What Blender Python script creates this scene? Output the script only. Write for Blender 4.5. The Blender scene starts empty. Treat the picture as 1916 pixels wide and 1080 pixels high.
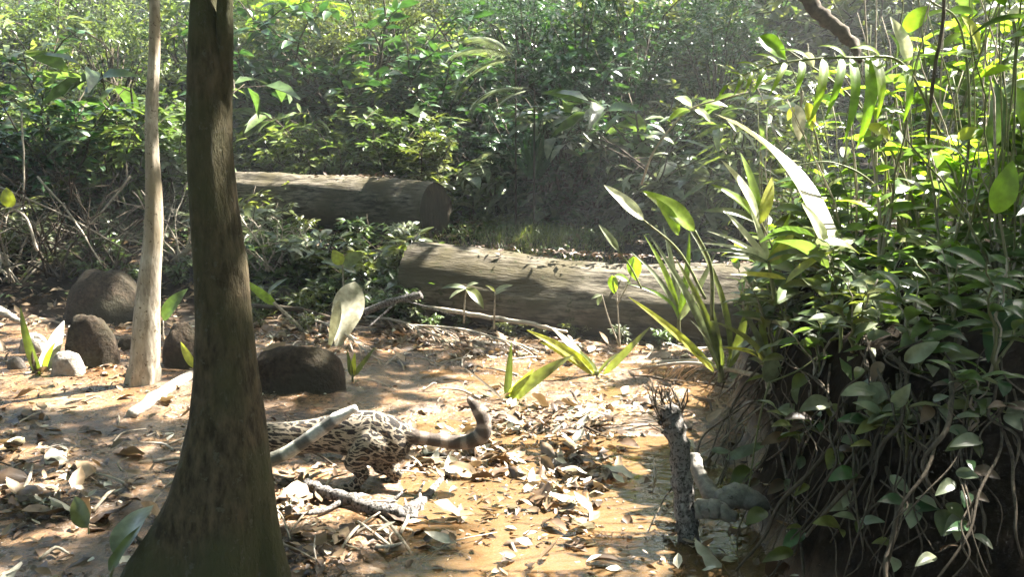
import bpy, math, random
import numpy as np
from mathutils import Vector, Matrix, Euler
R = math.radians
random.seed(7); rng = np.random.default_rng(7)
S = bpy.context.scene
COL = S.collection

# ------------------------------------------------------------------ camera
FPX, CH, YH = 1700.0, 1.5, 300.0
PITCH = math.atan((540 - YH) / FPX)
cam = bpy.data.cameras.new('camera'); camo = bpy.data.objects.new('camera', cam); COL.objects.link(camo)
cam.sensor_width = 36; cam.lens = FPX / 1916 * 36
cam.clip_start = 0.05; cam.clip_end = 500
camo.location = (0, 0, CH); camo.rotation_euler = (math.pi / 2 - PITCH, 0, 0)
S.camera = camo
# ------------------------------------------------------------------ light
SUN_EL, SUN_AZ = R(54), R(62)        # azimuth measured from +Y towards +X (behind the scene, to the right)
SD = np.array([math.cos(SUN_EL) * math.sin(SUN_AZ), math.cos(SUN_EL) * math.cos(SUN_AZ), math.sin(SUN_EL)])
HAZE = .0028
W = bpy.data.worlds.new('World'); S.world = W; W.use_nodes = True
nt = W.node_tree; nt.nodes.clear()
sky = nt.nodes.new('ShaderNodeTexSky'); sky.sky_type = 'NISHITA'; sky.sun_disc = False
sky.sun_elevation = SUN_EL; sky.sun_rotation = SUN_AZ; sky.air_density = 1.0; sky.dust_density = 2.5
bg = nt.nodes.new('ShaderNodeBackground'); bg.inputs['Strength'].default_value = 0.075
wo = nt.nodes.new('ShaderNodeOutputWorld')
nt.links.new(sky.outputs[0], bg.inputs[0]); nt.links.new(bg.outputs[0], wo.inputs[0])
sl = bpy.data.lights.new('sun', 'SUN'); sl.energy = 5.0; sl.angle = R(0.53); sl.color = (1.0, 0.955, 0.87)
so = bpy.data.objects.new('sun', sl); COL.objects.link(so)
so.rotation_euler = Vector(-SD).to_track_quat('-Z', 'Y').to_euler(); so.location = (6, 4, 12)
S.view_settings.view_transform = 'Standard'; S.view_settings.look = 'None'
S.view_settings.exposure = 3.45; S.view_settings.gamma = 1; S.view_settings.use_curve_mapping = False
S.render.engine = 'CYCLES'
c = S.cycles
c.max_bounces = 6; c.diffuse_bounces = 3; c.glossy_bounces = 2; c.transmission_bounces = 3; c.transparent_max_bounces = 6
c.caustics_reflective = False; c.caustics_refractive = False; c.sample_clamp_indirect = 6

# ------------------------------------------------------------------ maths
def hsh(x, y, s):
    v = np.sin(x * 127.1 + y * 311.7 + s * 74.7) * 43758.5453
    return v - np.floor(v)
def vn(x, y, s=0):
    x = np.asarray(x, float); y = np.asarray(y, float)
    xi = np.floor(x); yi = np.floor(y); fx = x - xi; fy = y - yi
    fx = fx * fx * (3 - 2 * fx); fy = fy * fy * (3 - 2 * fy)
    a = hsh(xi, yi, s); b = hsh(xi + 1, yi, s); d = hsh(xi, yi + 1, s); e = hsh(xi + 1, yi + 1, s)
    return (a + (b - a) * fx) * (1 - fy) + (d + (e - d) * fx) * fy
def fbm(x, y, s=0, o=4):
    r = 0; a = .5
    for k in range(o):
        r = r + a * (vn(np.asarray(x) * 2 ** k, np.asarray(y) * 2 ** k, s + k) - .5); a *= .5
    return r
def _h(x, y, s):
    v = math.sin(x * 127.1 + y * 311.7 + s * 74.7) * 43758.5453; return v - math.floor(v)
def sfbm(x, y, s=0, o=4):
    r = 0.0; A = .5
    for k in range(o):
        X = x * 2 ** k; Y = y * 2 ** k; i = math.floor(X); j = math.floor(Y); fx = X - i; fy = Y - j; fx = fx * fx * (3 - 2 * fx); fy = fy * fy * (3 - 2 * fy)
        a = _h(i, j, s + k); b = _h(i + 1, j, s + k); c = _h(i, j + 1, s + k); d = _h(i + 1, j + 1, s + k)
        r += A * ((a + (b - a) * fx) * (1 - fy) + (c + (d - c) * fx) * fy - .5); A *= .5
    return r
def ss(a, b, x):
    t = np.clip((np.asarray(x, float) - a) / (b - a), 0, 1); return t * t * (3 - 2 * t)
def bank(x, y):
    edge = 1.0 + .2 * (y - 3.5) + .16 * fbm(y * 1.3, y * 0 + 3, 5, 3) * 2
    w = ss(0, .42, x - edge) * (1 - ss(7.0, 8.2, y) * .6) * ss(1.9, 3.3, y + .5 * (x - 1))
    return w
def ground(x, y):
    x = np.asarray(x, float); y = np.asarray(y, float)
    z = .55 * ss(8.5, 10.6, y - .12 * (x + 1)) + 1.5 * ss(15, 28, y) + 9 * ss(27, 44, y)
    near = 1 - ss(8, 11, y)
    z = z + near * (.075 * fbm(x * .9, y * .9, 1, 3) + .05 * fbm(x * 3.1, y * 3.1, 4, 3) + .022 * fbm(x * 11, y * 11, 9, 3))
    z = z + (1 - near) * .35 * fbm(x * .4, y * .4, 2, 4)
    z = z + .012 + .05 * ss(-.3, -1.4, x) * near
    z = z - .035 * np.exp(-((x + 2.0) / .9) ** 2 - ((y - 4.9) / .5) ** 2)
    z = z - .055 * ss(-.7, -.1, x) * (1 - ss(.8, 1.3, x)) * (1 - ss(4.3, 5.2, y))
    b = bank(x, y)
    z = z + b * (.74 + .35 * fbm(x * 1.6, y * 1.6, 12, 4) + .1 * np.minimum(x, 6)) + b * (1 - b) * 1.1 * fbm(x * 5, y * 5, 15, 4) + b * .12 * fbm(x * 9, y * 9, 18, 3)
    return z
HX, HY = np.arange(-12, 12, .03), np.arange(1.5, 20, .03)
HM = ground(*np.meshgrid(HX, HY)).tolist()
def gz(x, y):
    fx = (x + 12) / .03; fy = (y - 1.5) / .03
    if not (0 <= fx < len(HX) - 1 and 0 <= fy < len(HY) - 1): return float(ground(x, y))
    i, j = int(fx), int(fy); fx -= i; fy -= j; a, b = HM[j], HM[j + 1]
    return (a[i] * (1 - fx) + a[i + 1] * fx) * (1 - fy) + (b[i] * (1 - fx) + b[i + 1] * fx) * fy
cp, sp = math.cos(PITCH), math.sin(PITCH)
def px(x, y, d):
    u = (x - 958) / FPX; v = -(y - 540) / FPX
    dy = cp + v * sp; dz = -sp + v * cp
    k = d / dy
    return Vector((u * k, d, CH + dz * k))
def topx(X, Y, Z):
    dz = Z - CH
    f = Y * cp - dz * sp; v = Y * sp + dz * cp
    return 958 + FPX * X / f, 540 - FPX * v / f
def gpx(x, y, dmin=2.2, dmax=40):
    d = dmin; q = px(x, y, 1.0); qx, qz = q.x, q.z - CH
    while d < dmax:
        g = gz(qx * d, d); e = CH + qz * d - g
        if e <= 0: return Vector((qx * d, d, g))
        d += .02 if d < 10 else .1
    return px(x, y, dmax)

def bhit(u, v, off=.06):
    p = gpx(u, v); return px(u, v, max(2.0, p.y - off))

# ------------------------------------------------------------------ materials
def newmat(name):
    m = bpy.data.materials.new(name); m.use_nodes = True; m.node_tree.nodes.clear(); return m, m.node_tree
def N(t, k, **kw):
    n = t.nodes.new(k)
    for a, b in kw.items():
        if a in n.inputs: n.inputs[a].default_value = b
        else: setattr(n, a, b)
    return n
def ramp(t, stops, fac=None):
    r = t.nodes.new('ShaderNodeValToRGB'); e = r.color_ramp.elements
    while len(e) < len(stops): e.new(.5)
    for i, (p, cc) in enumerate(stops):
        e[i].position = p; e[i].color = (*cc, 1) if len(cc) == 3 else cc
    if fac is not None: t.links.new(fac, r.inputs[0])
    return r
def mix(t, fac, a, b, mode='MIX'):
    n = t.nodes.new('ShaderNodeMix'); n.data_type = 'RGBA'; n.blend_type = mode
    for s, v in ((0, fac), (6, a), (7, b)):
        if hasattr(v, 'is_output'): t.links.new(v, n.inputs[s])
        elif s == 0: n.inputs[0].default_value = v
        else: n.inputs[s].default_value = (*v, 1)
    return n.outputs[2]
def out(t, sh, disp=None):
    o = t.nodes.new('ShaderNodeOutputMaterial'); t.links.new(sh, o.inputs[0])
def leafmat(name, c1, c2, trans=.35, rough=.38, tcol=None, spec=.5, vein=True):
    m, t = newmat(name)
    geo = N(t, 'ShaderNodeNewGeometry'); oi = N(t, 'ShaderNodeObjectInfo')
    ad = N(t, 'ShaderNodeMath', operation='ADD'); t.links.new(geo.outputs['Random Per Island'], ad.inputs[0]); t.links.new(oi.outputs['Random'], ad.inputs[1])
    fr = N(t, 'ShaderNodeMath', operation='FRACT'); t.links.new(ad.outputs[0], fr.inputs[0])
    col = mix(t, fr.outputs[0], c1, c2)
    tc = N(t, 'ShaderNodeTexCoord')
    nz = N(t, 'ShaderNodeTexNoise', Scale=22.0, Detail=4.0); t.links.new(tc.outputs['Object'], nz.inputs['Vector'])
    r2 = ramp(t, [(.35, (.62, .6, .5)), (.65, (1.2, 1.2, 1.1))], nz.outputs[0])
    col = mix(t, 1.0, col, r2.outputs[0], 'MULTIPLY')
    p = N(t, 'ShaderNodeBsdfPrincipled', Roughness=rough); p.inputs['Specular IOR Level'].default_value = spec
    t.links.new(col, p.inputs['Base Color'])
    tr = N(t, 'ShaderNodeBsdfTranslucent')
    k = tcol or (2.0, 2.2, .8)
    tcl = mix(t, 1.0, col, k, 'MULTIPLY'); t.links.new(tcl, tr.inputs[0])
    ms = N(t, 'ShaderNodeMixShader'); ms.inputs[0].default_value = trans
    t.links.new(p.outputs[0], ms.inputs[1]); t.links.new(tr.outputs[0], ms.inputs[2])
    out(t, ms.outputs[0]); return m
def barkmat(name, c1, c2, c3, scale=(6, 6, 1.2), nscale=4, bump=.6, rough=.85, spots=None, coord='Object'):
    m, t = newmat(name)
    tc = N(t, 'ShaderNodeTexCoord'); mp = N(t, 'ShaderNodeMapping'); mp.inputs['Scale'].default_value = scale
    t.links.new(tc.outputs[coord], mp.inputs[0])
    n1 = N(t, 'ShaderNodeTexNoise', Scale=float(nscale), Detail=8.0, Roughness=.65); t.links.new(mp.outputs[0], n1.inputs['Vector'])
    n2 = N(t, 'ShaderNodeTexNoise', Scale=2.2, Detail=3.0); t.links.new(tc.outputs[coord], n2.inputs['Vector'])
    r = ramp(t, [(.36, c1), (.66, c2)], n1.outputs[0])
    r2 = ramp(t, [(.45, (0, 0, 0)), (.62, (1, 1, 1))], n2.outputs[0])
    col = mix(t, r2.outputs[0], r.outputs[0], c3)
    if spots:
        v = N(t, 'ShaderNodeTexNoise', Scale=spots[0], Detail=5.0, Roughness=.7); t.links.new(tc.outputs[coord], v.inputs['Vector'])
        r3 = ramp(t, [(spots[1], (0, 0, 0)), (spots[1] + .04, (1, 1, 1))], v.outputs[0])
        col = mix(t, r3.outputs[0], col, spots[2])
    p = N(t, 'ShaderNodeBsdfPrincipled', Roughness=rough); t.links.new(col, p.inputs['Base Color'])
    p.inputs['Specular IOR Level'].default_value = .15
    b = N(t, 'ShaderNodeBump', Strength=bump, Distance=.02); t.links.new(n1.outputs[0], b.inputs['Height']); t.links.new(b.outputs[0], p.inputs['Normal'])
    out(t, p.outputs[0]); return m
M = {}
M['green'] = leafmat('green_leaf', (.05, .09, .027), (.095, .135, .045), .33, .36, (1.7, 1.85, .9))
M['soft'] = leafmat('soft_green_leaf', (.08, .125, .04), (.15, .18, .07), .38, .34, (1.7, 1.8, .8))
M['bright'] = leafmat('bright_leaf', (.10, .18, .02), (.19, .26, .04), .5)
M['yellow'] = leafmat('yellow_green_leaf', (.26, .27, .05), (.34, .34, .09), .4)
M['deep'] = leafmat('deep_green_leaf', (.02, .06, .022), (.045, .095, .035), .22, .3)
M['olive'] = leafmat('olive_leaf', (.07, .09, .03), (.14, .15, .06), .3, .3)
M['grey'] = leafmat('grey_green_leaf', (.13, .155, .10), (.2, .22, .15), .25, .35, (1.3, 1.4, .9))
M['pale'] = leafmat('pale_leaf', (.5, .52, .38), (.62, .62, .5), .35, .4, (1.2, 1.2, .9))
M['dead1'] = leafmat('dead_tan_leaf', (.13, .085, .05), (.28, .2, .13), .12, .55, (1.1, 1.0, .7))
M['dead2'] = leafmat('dead_brown_leaf', (.04, .024, .014), (.12, .07, .04), .1, .5, (1.2, 1., .6))
M['dead3'] = leafmat('dead_bleached_leaf', (.5, .46, .4), (.62, .58, .52), .15, .5, (1., 1., .8))
M['canopy'] = leafmat('canopy_leaf', (.035, .08, .015), (.06, .12, .02), .25, .45)
M['trunk'] = barkmat('trunk_bark', (.028, .022, .012), (.11, .085, .05), (.06, .06, .028), (9, 9, 3.2), 4, 1.0, .85, (26., .6, (.085, .08, .055)))
M['pale_bark'] = barkmat('pale_bark', (.17, .14, .1), (.46, .41, .33), (.26, .21, .14), (5, 5, 1.5), 5, .3, .8, (34., .6, (.10, .07, .04)))
M['log'] = barkmat('log_bark', (.014, .010, .006), (.17, .148, .11), (.06, .05, .028), (2.6, 13, 13), 2.4, 1.0, .9, (9., .6, (.04, .04, .018)))
M['logend'] = barkmat('shade_darkened_log_end', (.016, .012, .007), (.07, .055, .032), (.03, .03, .016), (14, 14, 1.0), 3, .8, .9)  # wood darkened to stand in for canopy shade on the cut end
M['twig'] = barkmat('twig_bark', (.16, .13, .09), (.42, .37, .3), (.3, .26, .2), (8, 8, 8), 4, .3)
M['darktwig'] = barkmat('dark_twig_bark', (.035, .026, .018), (.11, .085, .06), (.06, .05, .035), (8, 8, 8), 4, .3)
M['greystick'] = barkmat('grey_stick_bark', (.05, .045, .04), (.36, .33, .31), (.17, .155, .14), (12, 12, 8), 5, 1.0, .9, (70., .52, (.035, .03, .025)))
M['smoothgrey'] = barkmat('smooth_grey_wood', (.12, .11, .095), (.26, .24, .21), (.19, .175, .155), (9, 9, 9), 4, .5, .6, (30., .62, (.08, .07, .055)))
M['whitestick'] = barkmat('bleached_stick_wood', (.22, .185, .14), (.52, .46, .4), (.36, .3, .23), (10, 10, 10), 3, .4)
M['stem'] = barkmat('green_stem', (.07, .09, .03), (.16, .17, .07), (.13, .12, .06), (8, 8, 8), 4, .2, .5)
M['root'] = barkmat('root_skin', (.025, .019, .013), (.13, .105, .075), (.06, .048, .034), (8, 8, 3), 5, .5)
M['rock'] = barkmat('pale_rock', (.14, .125, .105), (.38, .35, .31), (.24, .21, .17), (7, 7, 7), 5, .8, .9)
M['mound'] = barkmat('brown_stone', (.016, .012, .008), (.06, .043, .029), (.032, .029, .018), (6, 6, 6), 5, 1.0, .95)
M['stone_dark'] = barkmat('dark_stone', (.06, .05, .045), (.17, .15, .13), (.1, .085, .07), (7, 7, 7), 5, .7, .8)

def groundmat():
    m, t = newmat('forest_mud')
    geo = N(t, 'ShaderNodeNewGeometry'); P = geo.outputs['Position']
    def nz(s, d=5.0, r=.6):
        n = N(t, 'ShaderNodeTexNoise', Scale=s, Detail=d, Roughness=r); t.links.new(P, n.inputs['Vector']); return n.outputs[0]
    a = ramp(t, [(.3, (.11, .05, .02)), (.5, (.2, .108, .048)), (.68, (.31, .21, .125))], nz(1.6))
    b = ramp(t, [(.38, (.05, .033, .02)), (.62, (.18, .12, .075))], nz(14.0, 8.0, .7))
    f = ramp(t, [(.42, (0, 0, 0)), (.58, (1, 1, 1))], nz(4.0))
    mud = mix(t, f.outputs[0], a.outputs[0], b.outputs[0])
    dk = ramp(t, [(.52, (0, 0, 0)), (.58, (1, 1, 1))], nz(30.0, 8.0, .8))
    mud = mix(t, dk.outputs[0], mud, (.045, .03, .018))
    at = N(t, 'ShaderNodeAttribute', attribute_name='shaded_humus')
    h = ramp(t, [(.35, (.005, .004, .003)), (.7, (.022, .016, .010))], nz(18.0, 8.0, .7))  # dark soil, pushed near black to paint in the bank's shade
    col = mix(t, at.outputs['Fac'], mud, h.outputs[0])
    p = N(t, 'ShaderNodeBsdfPrincipled'); t.links.new(col, p.inputs['Base Color'])
    rr = ramp(t, [(.42, (.1, .1, .1)), (.68, (.45, .45, .45))], nz(3.0)); 
    rg = mix(t, at.outputs['Fac'], rr.outputs[0], (.9, .9, .9)); t.links.new(rg, p.inputs['Roughness'])
    sp_ = N(t, 'ShaderNodeMapRange'); sp_.inputs['To Min'].default_value = .6; sp_.inputs['To Max'].default_value = .04; t.links.new(at.outputs['Fac'], sp_.inputs[0]); t.links.new(sp_.outputs[0], p.inputs['Specular IOR Level'])
    bp = N(t, 'ShaderNodeBump', Strength=.7, Distance=.03); t.links.new(nz(24.0, 8.0, .65), bp.inputs['Height']); t.links.new(bp.outputs[0], p.inputs['Normal'])
    out(t, p.outputs[0]); return m
def watermat():
    m, t = newmat('muddy_water')
    geo = N(t, 'ShaderNodeNewGeometry')
    mp = N(t, 'ShaderNodeMapping'); mp.inputs['Scale'].default_value = (1, 2.2, 1); t.links.new(geo.outputs['Position'], mp.inputs[0])
    n = N(t, 'ShaderNodeTexNoise', Scale=9.0, Detail=3.0); t.links.new(mp.outputs[0], n.inputs['Vector'])
    b = N(t, 'ShaderNodeBump', Strength=.22, Distance=.02); t.links.new(n.outputs[0], b.inputs['Height'])
    g = N(t, 'ShaderNodeBsdfGlossy', Roughness=.06); t.links.new(b.outputs[0], g.inputs['Normal'])
    tr = N(t, 'ShaderNodeBsdfTransparent', Color=(.66, .52, .34, 1))
    df = N(t, 'ShaderNodeBsdfDiffuse', Color=(.19, .115, .055, 1))
    m1 = N(t, 'ShaderNodeMixShader'); m1.inputs[0].default_value = .55; t.links.new(tr.outputs[0], m1.inputs[1]); t.links.new(df.outputs[0], m1.inputs[2])
    fr = N(t, 'ShaderNodeFresnel', IOR=1.4); t.links.new(b.outputs[0], fr.inputs['Normal'])
    ms = N(t, 'ShaderNodeMixShader'); t.links.new(fr.outputs[0], ms.inputs[0]); t.links.new(m1.outputs[0], ms.inputs[1]); t.links.new(g.outputs[0], ms.inputs[2])
    out(t, ms.outputs[0]); return m

M['white_leaf'] = leafmat('withered_and_sun_glare_leaf', (.30, .29, .22), (.38, .36, .29), .3, .5, (1.1, 1.1, .8))  # withered leaf tone; on the sunlit blades it stands in for glare
# ------------------------------------------------------------------ mesh helpers
def mesh_np(name, V, F):
    me = bpy.data.meshes.new(name)
    V = np.asarray(V, np.float32); F = np.asarray(F, np.int32)
    me.vertices.add(len(V)); me.vertices.foreach_set('co', V.ravel())
    k = F.shape[1]; me.loops.add(F.size); me.loops.foreach_set('vertex_index', F.ravel())
    me.polygons.add(len(F)); me.polygons.foreach_set('loop_start', np.arange(0, F.size, k, dtype=np.int32))
    me.update(calc_edges=True); me.polygons.foreach_set('use_smooth', np.ones(len(F), bool)); me.update()
    return me
class MB:
    def __init__(s): s.v = []; s.f = []
    def tube(s, pts, rad, n=6, cap=True, noise=0, seed=0):
        pts = [Vector(p) for p in pts]; b0 = len(s.v); up = None
        for i, p in enumerate(pts):
            d = (pts[min(i + 1, len(pts) - 1)] - pts[max(i - 1, 0)])
            d = d.normalized() if d.length > 1e-9 else Vector((0, 0, 1))
            if up is None: up = d.orthogonal().normalized()
            up = (up - d * up.dot(d)); up = up.normalized() if up.length > 1e-6 else d.orthogonal().normalized()
            sd = d.cross(up); r = rad[i] if hasattr(rad, '__len__') else rad
            for k in range(n):
                a = 2 * math.pi * k / n
                rr = r * (1 + (noise * (hsh(k, i, seed) - .5) * 2 if noise else 0))
                s.v.append(p + (up * math.cos(a) + sd * math.sin(a)) * rr)
        for i in range(len(pts) - 1):
            for k in range(n):
                a = b0 + i * n + k; b = b0 + i * n + (k + 1) % n
                s.f.append((a, b, b + n, a + n))
        if cap:
            s.f.append(tuple(b0 + k for k in range(n))[::-1]); e = b0 + (len(pts) - 1) * n
            s.f.append(tuple(e + k for k in range(n)))
    def leaf(s, A, B, w, up=None, droop=.15, fold=.25, n=7, shape='ovate', wave=0, seed=0):
        A = Vector(A); B = Vector(B); ax = B - A; L = ax.length; ax.normalize()
        up = Vector(up) if up is not None else Vector((0, -.35, 1))
        side = ax.cross(up)
        if side.length < 1e-3: side = ax.cross(Vector((0, -1, .3)))
        side.normalize(); nr = side.cross(ax).normalized()
        b0 = len(s.v)
        for i in range(n + 1):
            t = i / n
            if shape == 'ovate': sh = math.sin(math.pi * min(1, t ** .75)) ** .8
            elif shape == 'blade': sh = min(1, t * 5 + .25) * (1 - t ** 3)
            elif shape == 'obovate': sh = math.sin(math.pi * t ** 1.6) ** .75 * .97 + .03
            else: sh = math.sin(math.pi * t)
            sh = max(sh, .03)
            cc = A + ax * (L * t) + nr * (L * droop * 4 * t * (1 - t))
            for sd in (-1, -.5, 0, .5, 1):
                ww = wave * w * math.sin(t * 13 + sd * 2 + seed)
                s.v.append(cc + side * (sd * sh * w / 2) + nr * ((abs(sd) * fold * sh * w / 2) + ww * abs(sd)))
        for i in range(n):
            for k in range(4):
                a = b0 + i * 5 + k; s.f.append((a, a + 1, a + 6, a + 5))
    def mesh(s, name, smooth=True):
        me = bpy.data.meshes.new(name); me.from_pydata([tuple(v) for v in s.v], [], s.f); me.update()
        if smooth: me.polygons.foreach_set('use_smooth', np.ones(len(me.polygons), bool))
        return me
def link(name, me, m=None, parent=None, kind=None):
    o = bpy.data.objects.new(name, me); COL.objects.link(o)
    if m is not None and len(me.materials) == 0: me.materials.append(m if not isinstance(m, str) else M[m])
    if parent is not None:
        o.parent = parent
        o.matrix_parent_inverse = parent.matrix_basis.inverted()
    if kind: o['kind'] = kind
    return o
def part(name, mb, m, parent, kind=None, label=None):
    o = link(name, mb.mesh(name), m, parent, kind)
    if label: o['label'] = label
    return o
def tag(o, label, cat, group=None):
    o['label'] = label; o['category'] = cat
    if group: o['group'] = group
    return o
def thing(name, label, cat, loc=(0, 0, 0), group=None):
    o = bpy.data.objects.new(name, None); COL.objects.link(o); o.location = loc; o.empty_display_size = .1
    return tag(o, label, cat, group)
def curve(pts, n=10):
    """catmull-rom through Vectors"""
    P = [Vector(p) for p in pts]
    if len(P) == 2: return [P[0].lerp(P[1], i / n) for i in range(n + 1)]
    P = [P[0] * 2 - P[1]] + P + [P[-1] * 2 - P[-2]]; r = []
    for i in range(1, len(P) - 2):
        for k in range(n):
            t = k / n; a, b, c_, d = P[i - 1], P[i], P[i + 1], P[i + 2]
            r.append(.5 * ((2 * b) + (c_ - a) * t + (2 * a - 5 * b + 4 * c_ - d) * t * t + (3 * b - a - 3 * c_ + d) * t ** 3))
    r.append(P[-2]); return r
def lerp_list(v, n):
    return list(np.interp(np.linspace(0, 1, n), np.linspace(0, 1, len(v)), v))
def nrm(v): return v / np.maximum(np.linalg.norm(v, axis=-1, keepdims=True), 1e-9)
def leaves_np(pos, ax, up, L, Wr, n=3, droop=.25, fold=.3):
    """many leaves at once -> V (N*(n+1)*3,3), F quads"""
    pos = np.asarray(pos); Nn = len(pos); ax = nrm(ax); side = nrm(np.cross(ax, up)); nr = np.cross(side, ax)
    L = np.broadcast_to(L, Nn)[:, None]; Wr = np.broadcast_to(Wr, Nn)[:, None]
    rows = []
    for i in range(n + 1):
        t = i / n; sh = max(.05, math.sin(math.pi * t ** .8) ** .8 if 0 < t < 1 else .05)
        cc = pos + ax * L * t - nr * (droop * L * t * t); w = Wr * L * .5 * sh
        rows += [cc - side * w + nr * w * fold, cc, cc + side * w + nr * w * fold]
    V = np.stack(rows, 1).reshape(-1, 3)
    F = []
    for i in range(n):
        for k in range(2):
            a = i * 3 + k; F.append((a, a + 1, a + 4, a + 3))
    F = (np.array(F)[None] + (np.arange(Nn) * (n + 1) * 3)[:, None, None]).reshape(-1, 4)
    return V, F

# ------------------------------------------------------------------ ground
def lines(a, b, fine, lo, hi, g=1.09):
    r = list(np.arange(a, b, fine)); s_ = fine; v = r[-1]
    while v < hi: s_ *= g; v += s_; r.append(v)
    s_ = fine; v = a
    while v > lo: s_ *= g; v -= s_; r.insert(0, v)
    return np.array(r)
xs = lines(-3.2, 3.0, .024, -60, 60); ys = lines(2.4, 9.0, .026, -30, 90)
X, Y = np.meshgrid(xs, ys); Z = ground(X, Y)
nx, ny = len(xs), len(ys)
idx = np.arange(nx * ny).reshape(ny, nx)
F = np.stack([idx[:-1, :-1], idx[:-1, 1:], idx[1:, 1:], idx[1:, :-1]], -1).reshape(-1, 4)
me = mesh_np('ground', np.stack([X, Y, Z], -1).reshape(-1, 3), F)
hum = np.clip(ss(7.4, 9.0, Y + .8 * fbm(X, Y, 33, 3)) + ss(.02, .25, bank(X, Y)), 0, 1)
at = me.attributes.new('shaded_humus', 'FLOAT', 'POINT'); at.data.foreach_set('value', hum.ravel().astype(np.float32))
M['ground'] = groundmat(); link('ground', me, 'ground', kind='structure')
M['water'] = watermat()
wx = np.linspace(-3.5, 2.0, 40); wy = np.linspace(2.2, 7.5, 40); WX, WY = np.meshgrid(wx, wy)
ii = np.arange(1600).reshape(40, 40)
link('puddle_water', mesh_np('puddle_water', np.stack([WX, WY, WX * 0 + .007 - .012 * ss(-.3, -1.5, WX) * 0], -1).reshape(-1, 3),
     np.stack([ii[:-1, :-1], ii[:-1, 1:], ii[1:, 1:], ii[1:, :-1]], -1).reshape(-1, 4)), 'water', kind='structure')

# ------------------------------------------------------------------ where the sun reaches
LITG = [  # ellipses of sunlit ground, in photo pixels (centre, radii)
 (150, 752, 215, 26), (300, 770, 110, 30), (60, 900, 110, 45), (30, 640, 90, 30), (70, 700, 120, 45), (840, 748, 150, 54), (1000, 788, 270, 66), (960, 700, 150, 40),
 (1120, 810, 130, 32), (690, 960, 150, 36), (900, 890, 150, 26), (620, 1010, 110, 28), (980, 985, 60, 20),
 (800, 1040, 120, 25), (1320, 740, 90, 22), (330, 690, 60, 30), (1050, 668, 70, 18), (1180, 900, 50, 40)]
def V3(p): return (p.x, p.y, p.z)
LITT = []   # lit targets above the ground: (x,y,z,r)
for k in range(12): LITT.append((*px(296 - k * .2, 60 + k * 55, 5.75), .16))
for k in range(12): LITT.append((*px(815 + k * 50, 462 + k * 3.5, 8.15 - k * .06), .3))
for k in range(8): LITT.append((*px(430 + k * 46, 336, 12.2 - k * .14), .5))
for q in [(650, 600, 7.1), (655, 560, 7.25), (664, 535, 7.3), (600, 812, 3.7), (645, 778, 3.7), (680, 850, 3.9), (690, 800, 3.95), (740, 810, 3.95), (670, 890, 3.9), (610, 800, 3.95), (650, 800, 3.95), (550, 800, 3.95), (1440, 330, 4.2), (1500, 420, 4.2), (1380, 260, 4.2), (1250, 390, 5), (1500, 130, 3.8), (1590, 180, 3.8), (1430, 130, 3.8),
          (1660, 550, 3.4), (1420, 440, 4.4), (1050, 650, 6), (100, 620, 6.2), (700, 780, 4.2), (660, 770, 4.2), (740, 800, 4.2), (620, 790, 3.9), (890, 790, 4.2), (820, 810, 4.2),
          (1700, 100, 4), (1800, 80, 4), (1850, 160, 4), (1750, 200, 4), (1620, 60, 4), (1560, 300, 4.5), (1700, 330, 4.2)]:
    LITT.append((*px(*q), .3))
for k in range(7): LITT.append((*px(1560 - k * 36, 500 - k * 46, 4.25 + k * .14), .2))
for y_ in (130, 330, 520, 640, 860, 960): LITT.append((*px(np.interp(y_, [0, 500, 700, 960], [432, 462, 480, 515]), y_, 3.0), .055))
LITT = np.array(LITT)
def keep(Pn, shade=True):
    """False for leaves that would stand in the path of one of the sun shafts of the picture"""
    P = np.asarray(Pn, float); k = np.ones(len(P), bool)
    g = P - SD[None] * (P[:, 2:3] / SD[2])
    f_ok = g[:, 1] > 1.5
    gy = np.where(f_ok, g[:, 1], 5); u, v = topx(g[:, 0], gy, 0 * gy)
    wob = 1 + .7 * fbm(g[:, 0] * 4, g[:, 1] * 4, 21, 3)
    for (cx, cy, rx, ry) in LITG:
        mx, my = (75, 30) if rx > 200 else (10, 4)
        k &= ~(f_ok & ((((u - cx) / (rx * .85 + mx)) ** 2 + ((v - cy) / (ry * .85 + my)) ** 2) < wob))
    for (tx, ty, tz, tr) in LITT:
        dz = (P[:, 2] - tz); gg = P - SD[None] * (dz[:, None] / SD[2])
        k &= ~((dz > .15) & (((gg[:, 0] - tx) ** 2 + (gg[:, 1] - ty) ** 2) < (tr * 1.1) ** 2))
    return k

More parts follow.
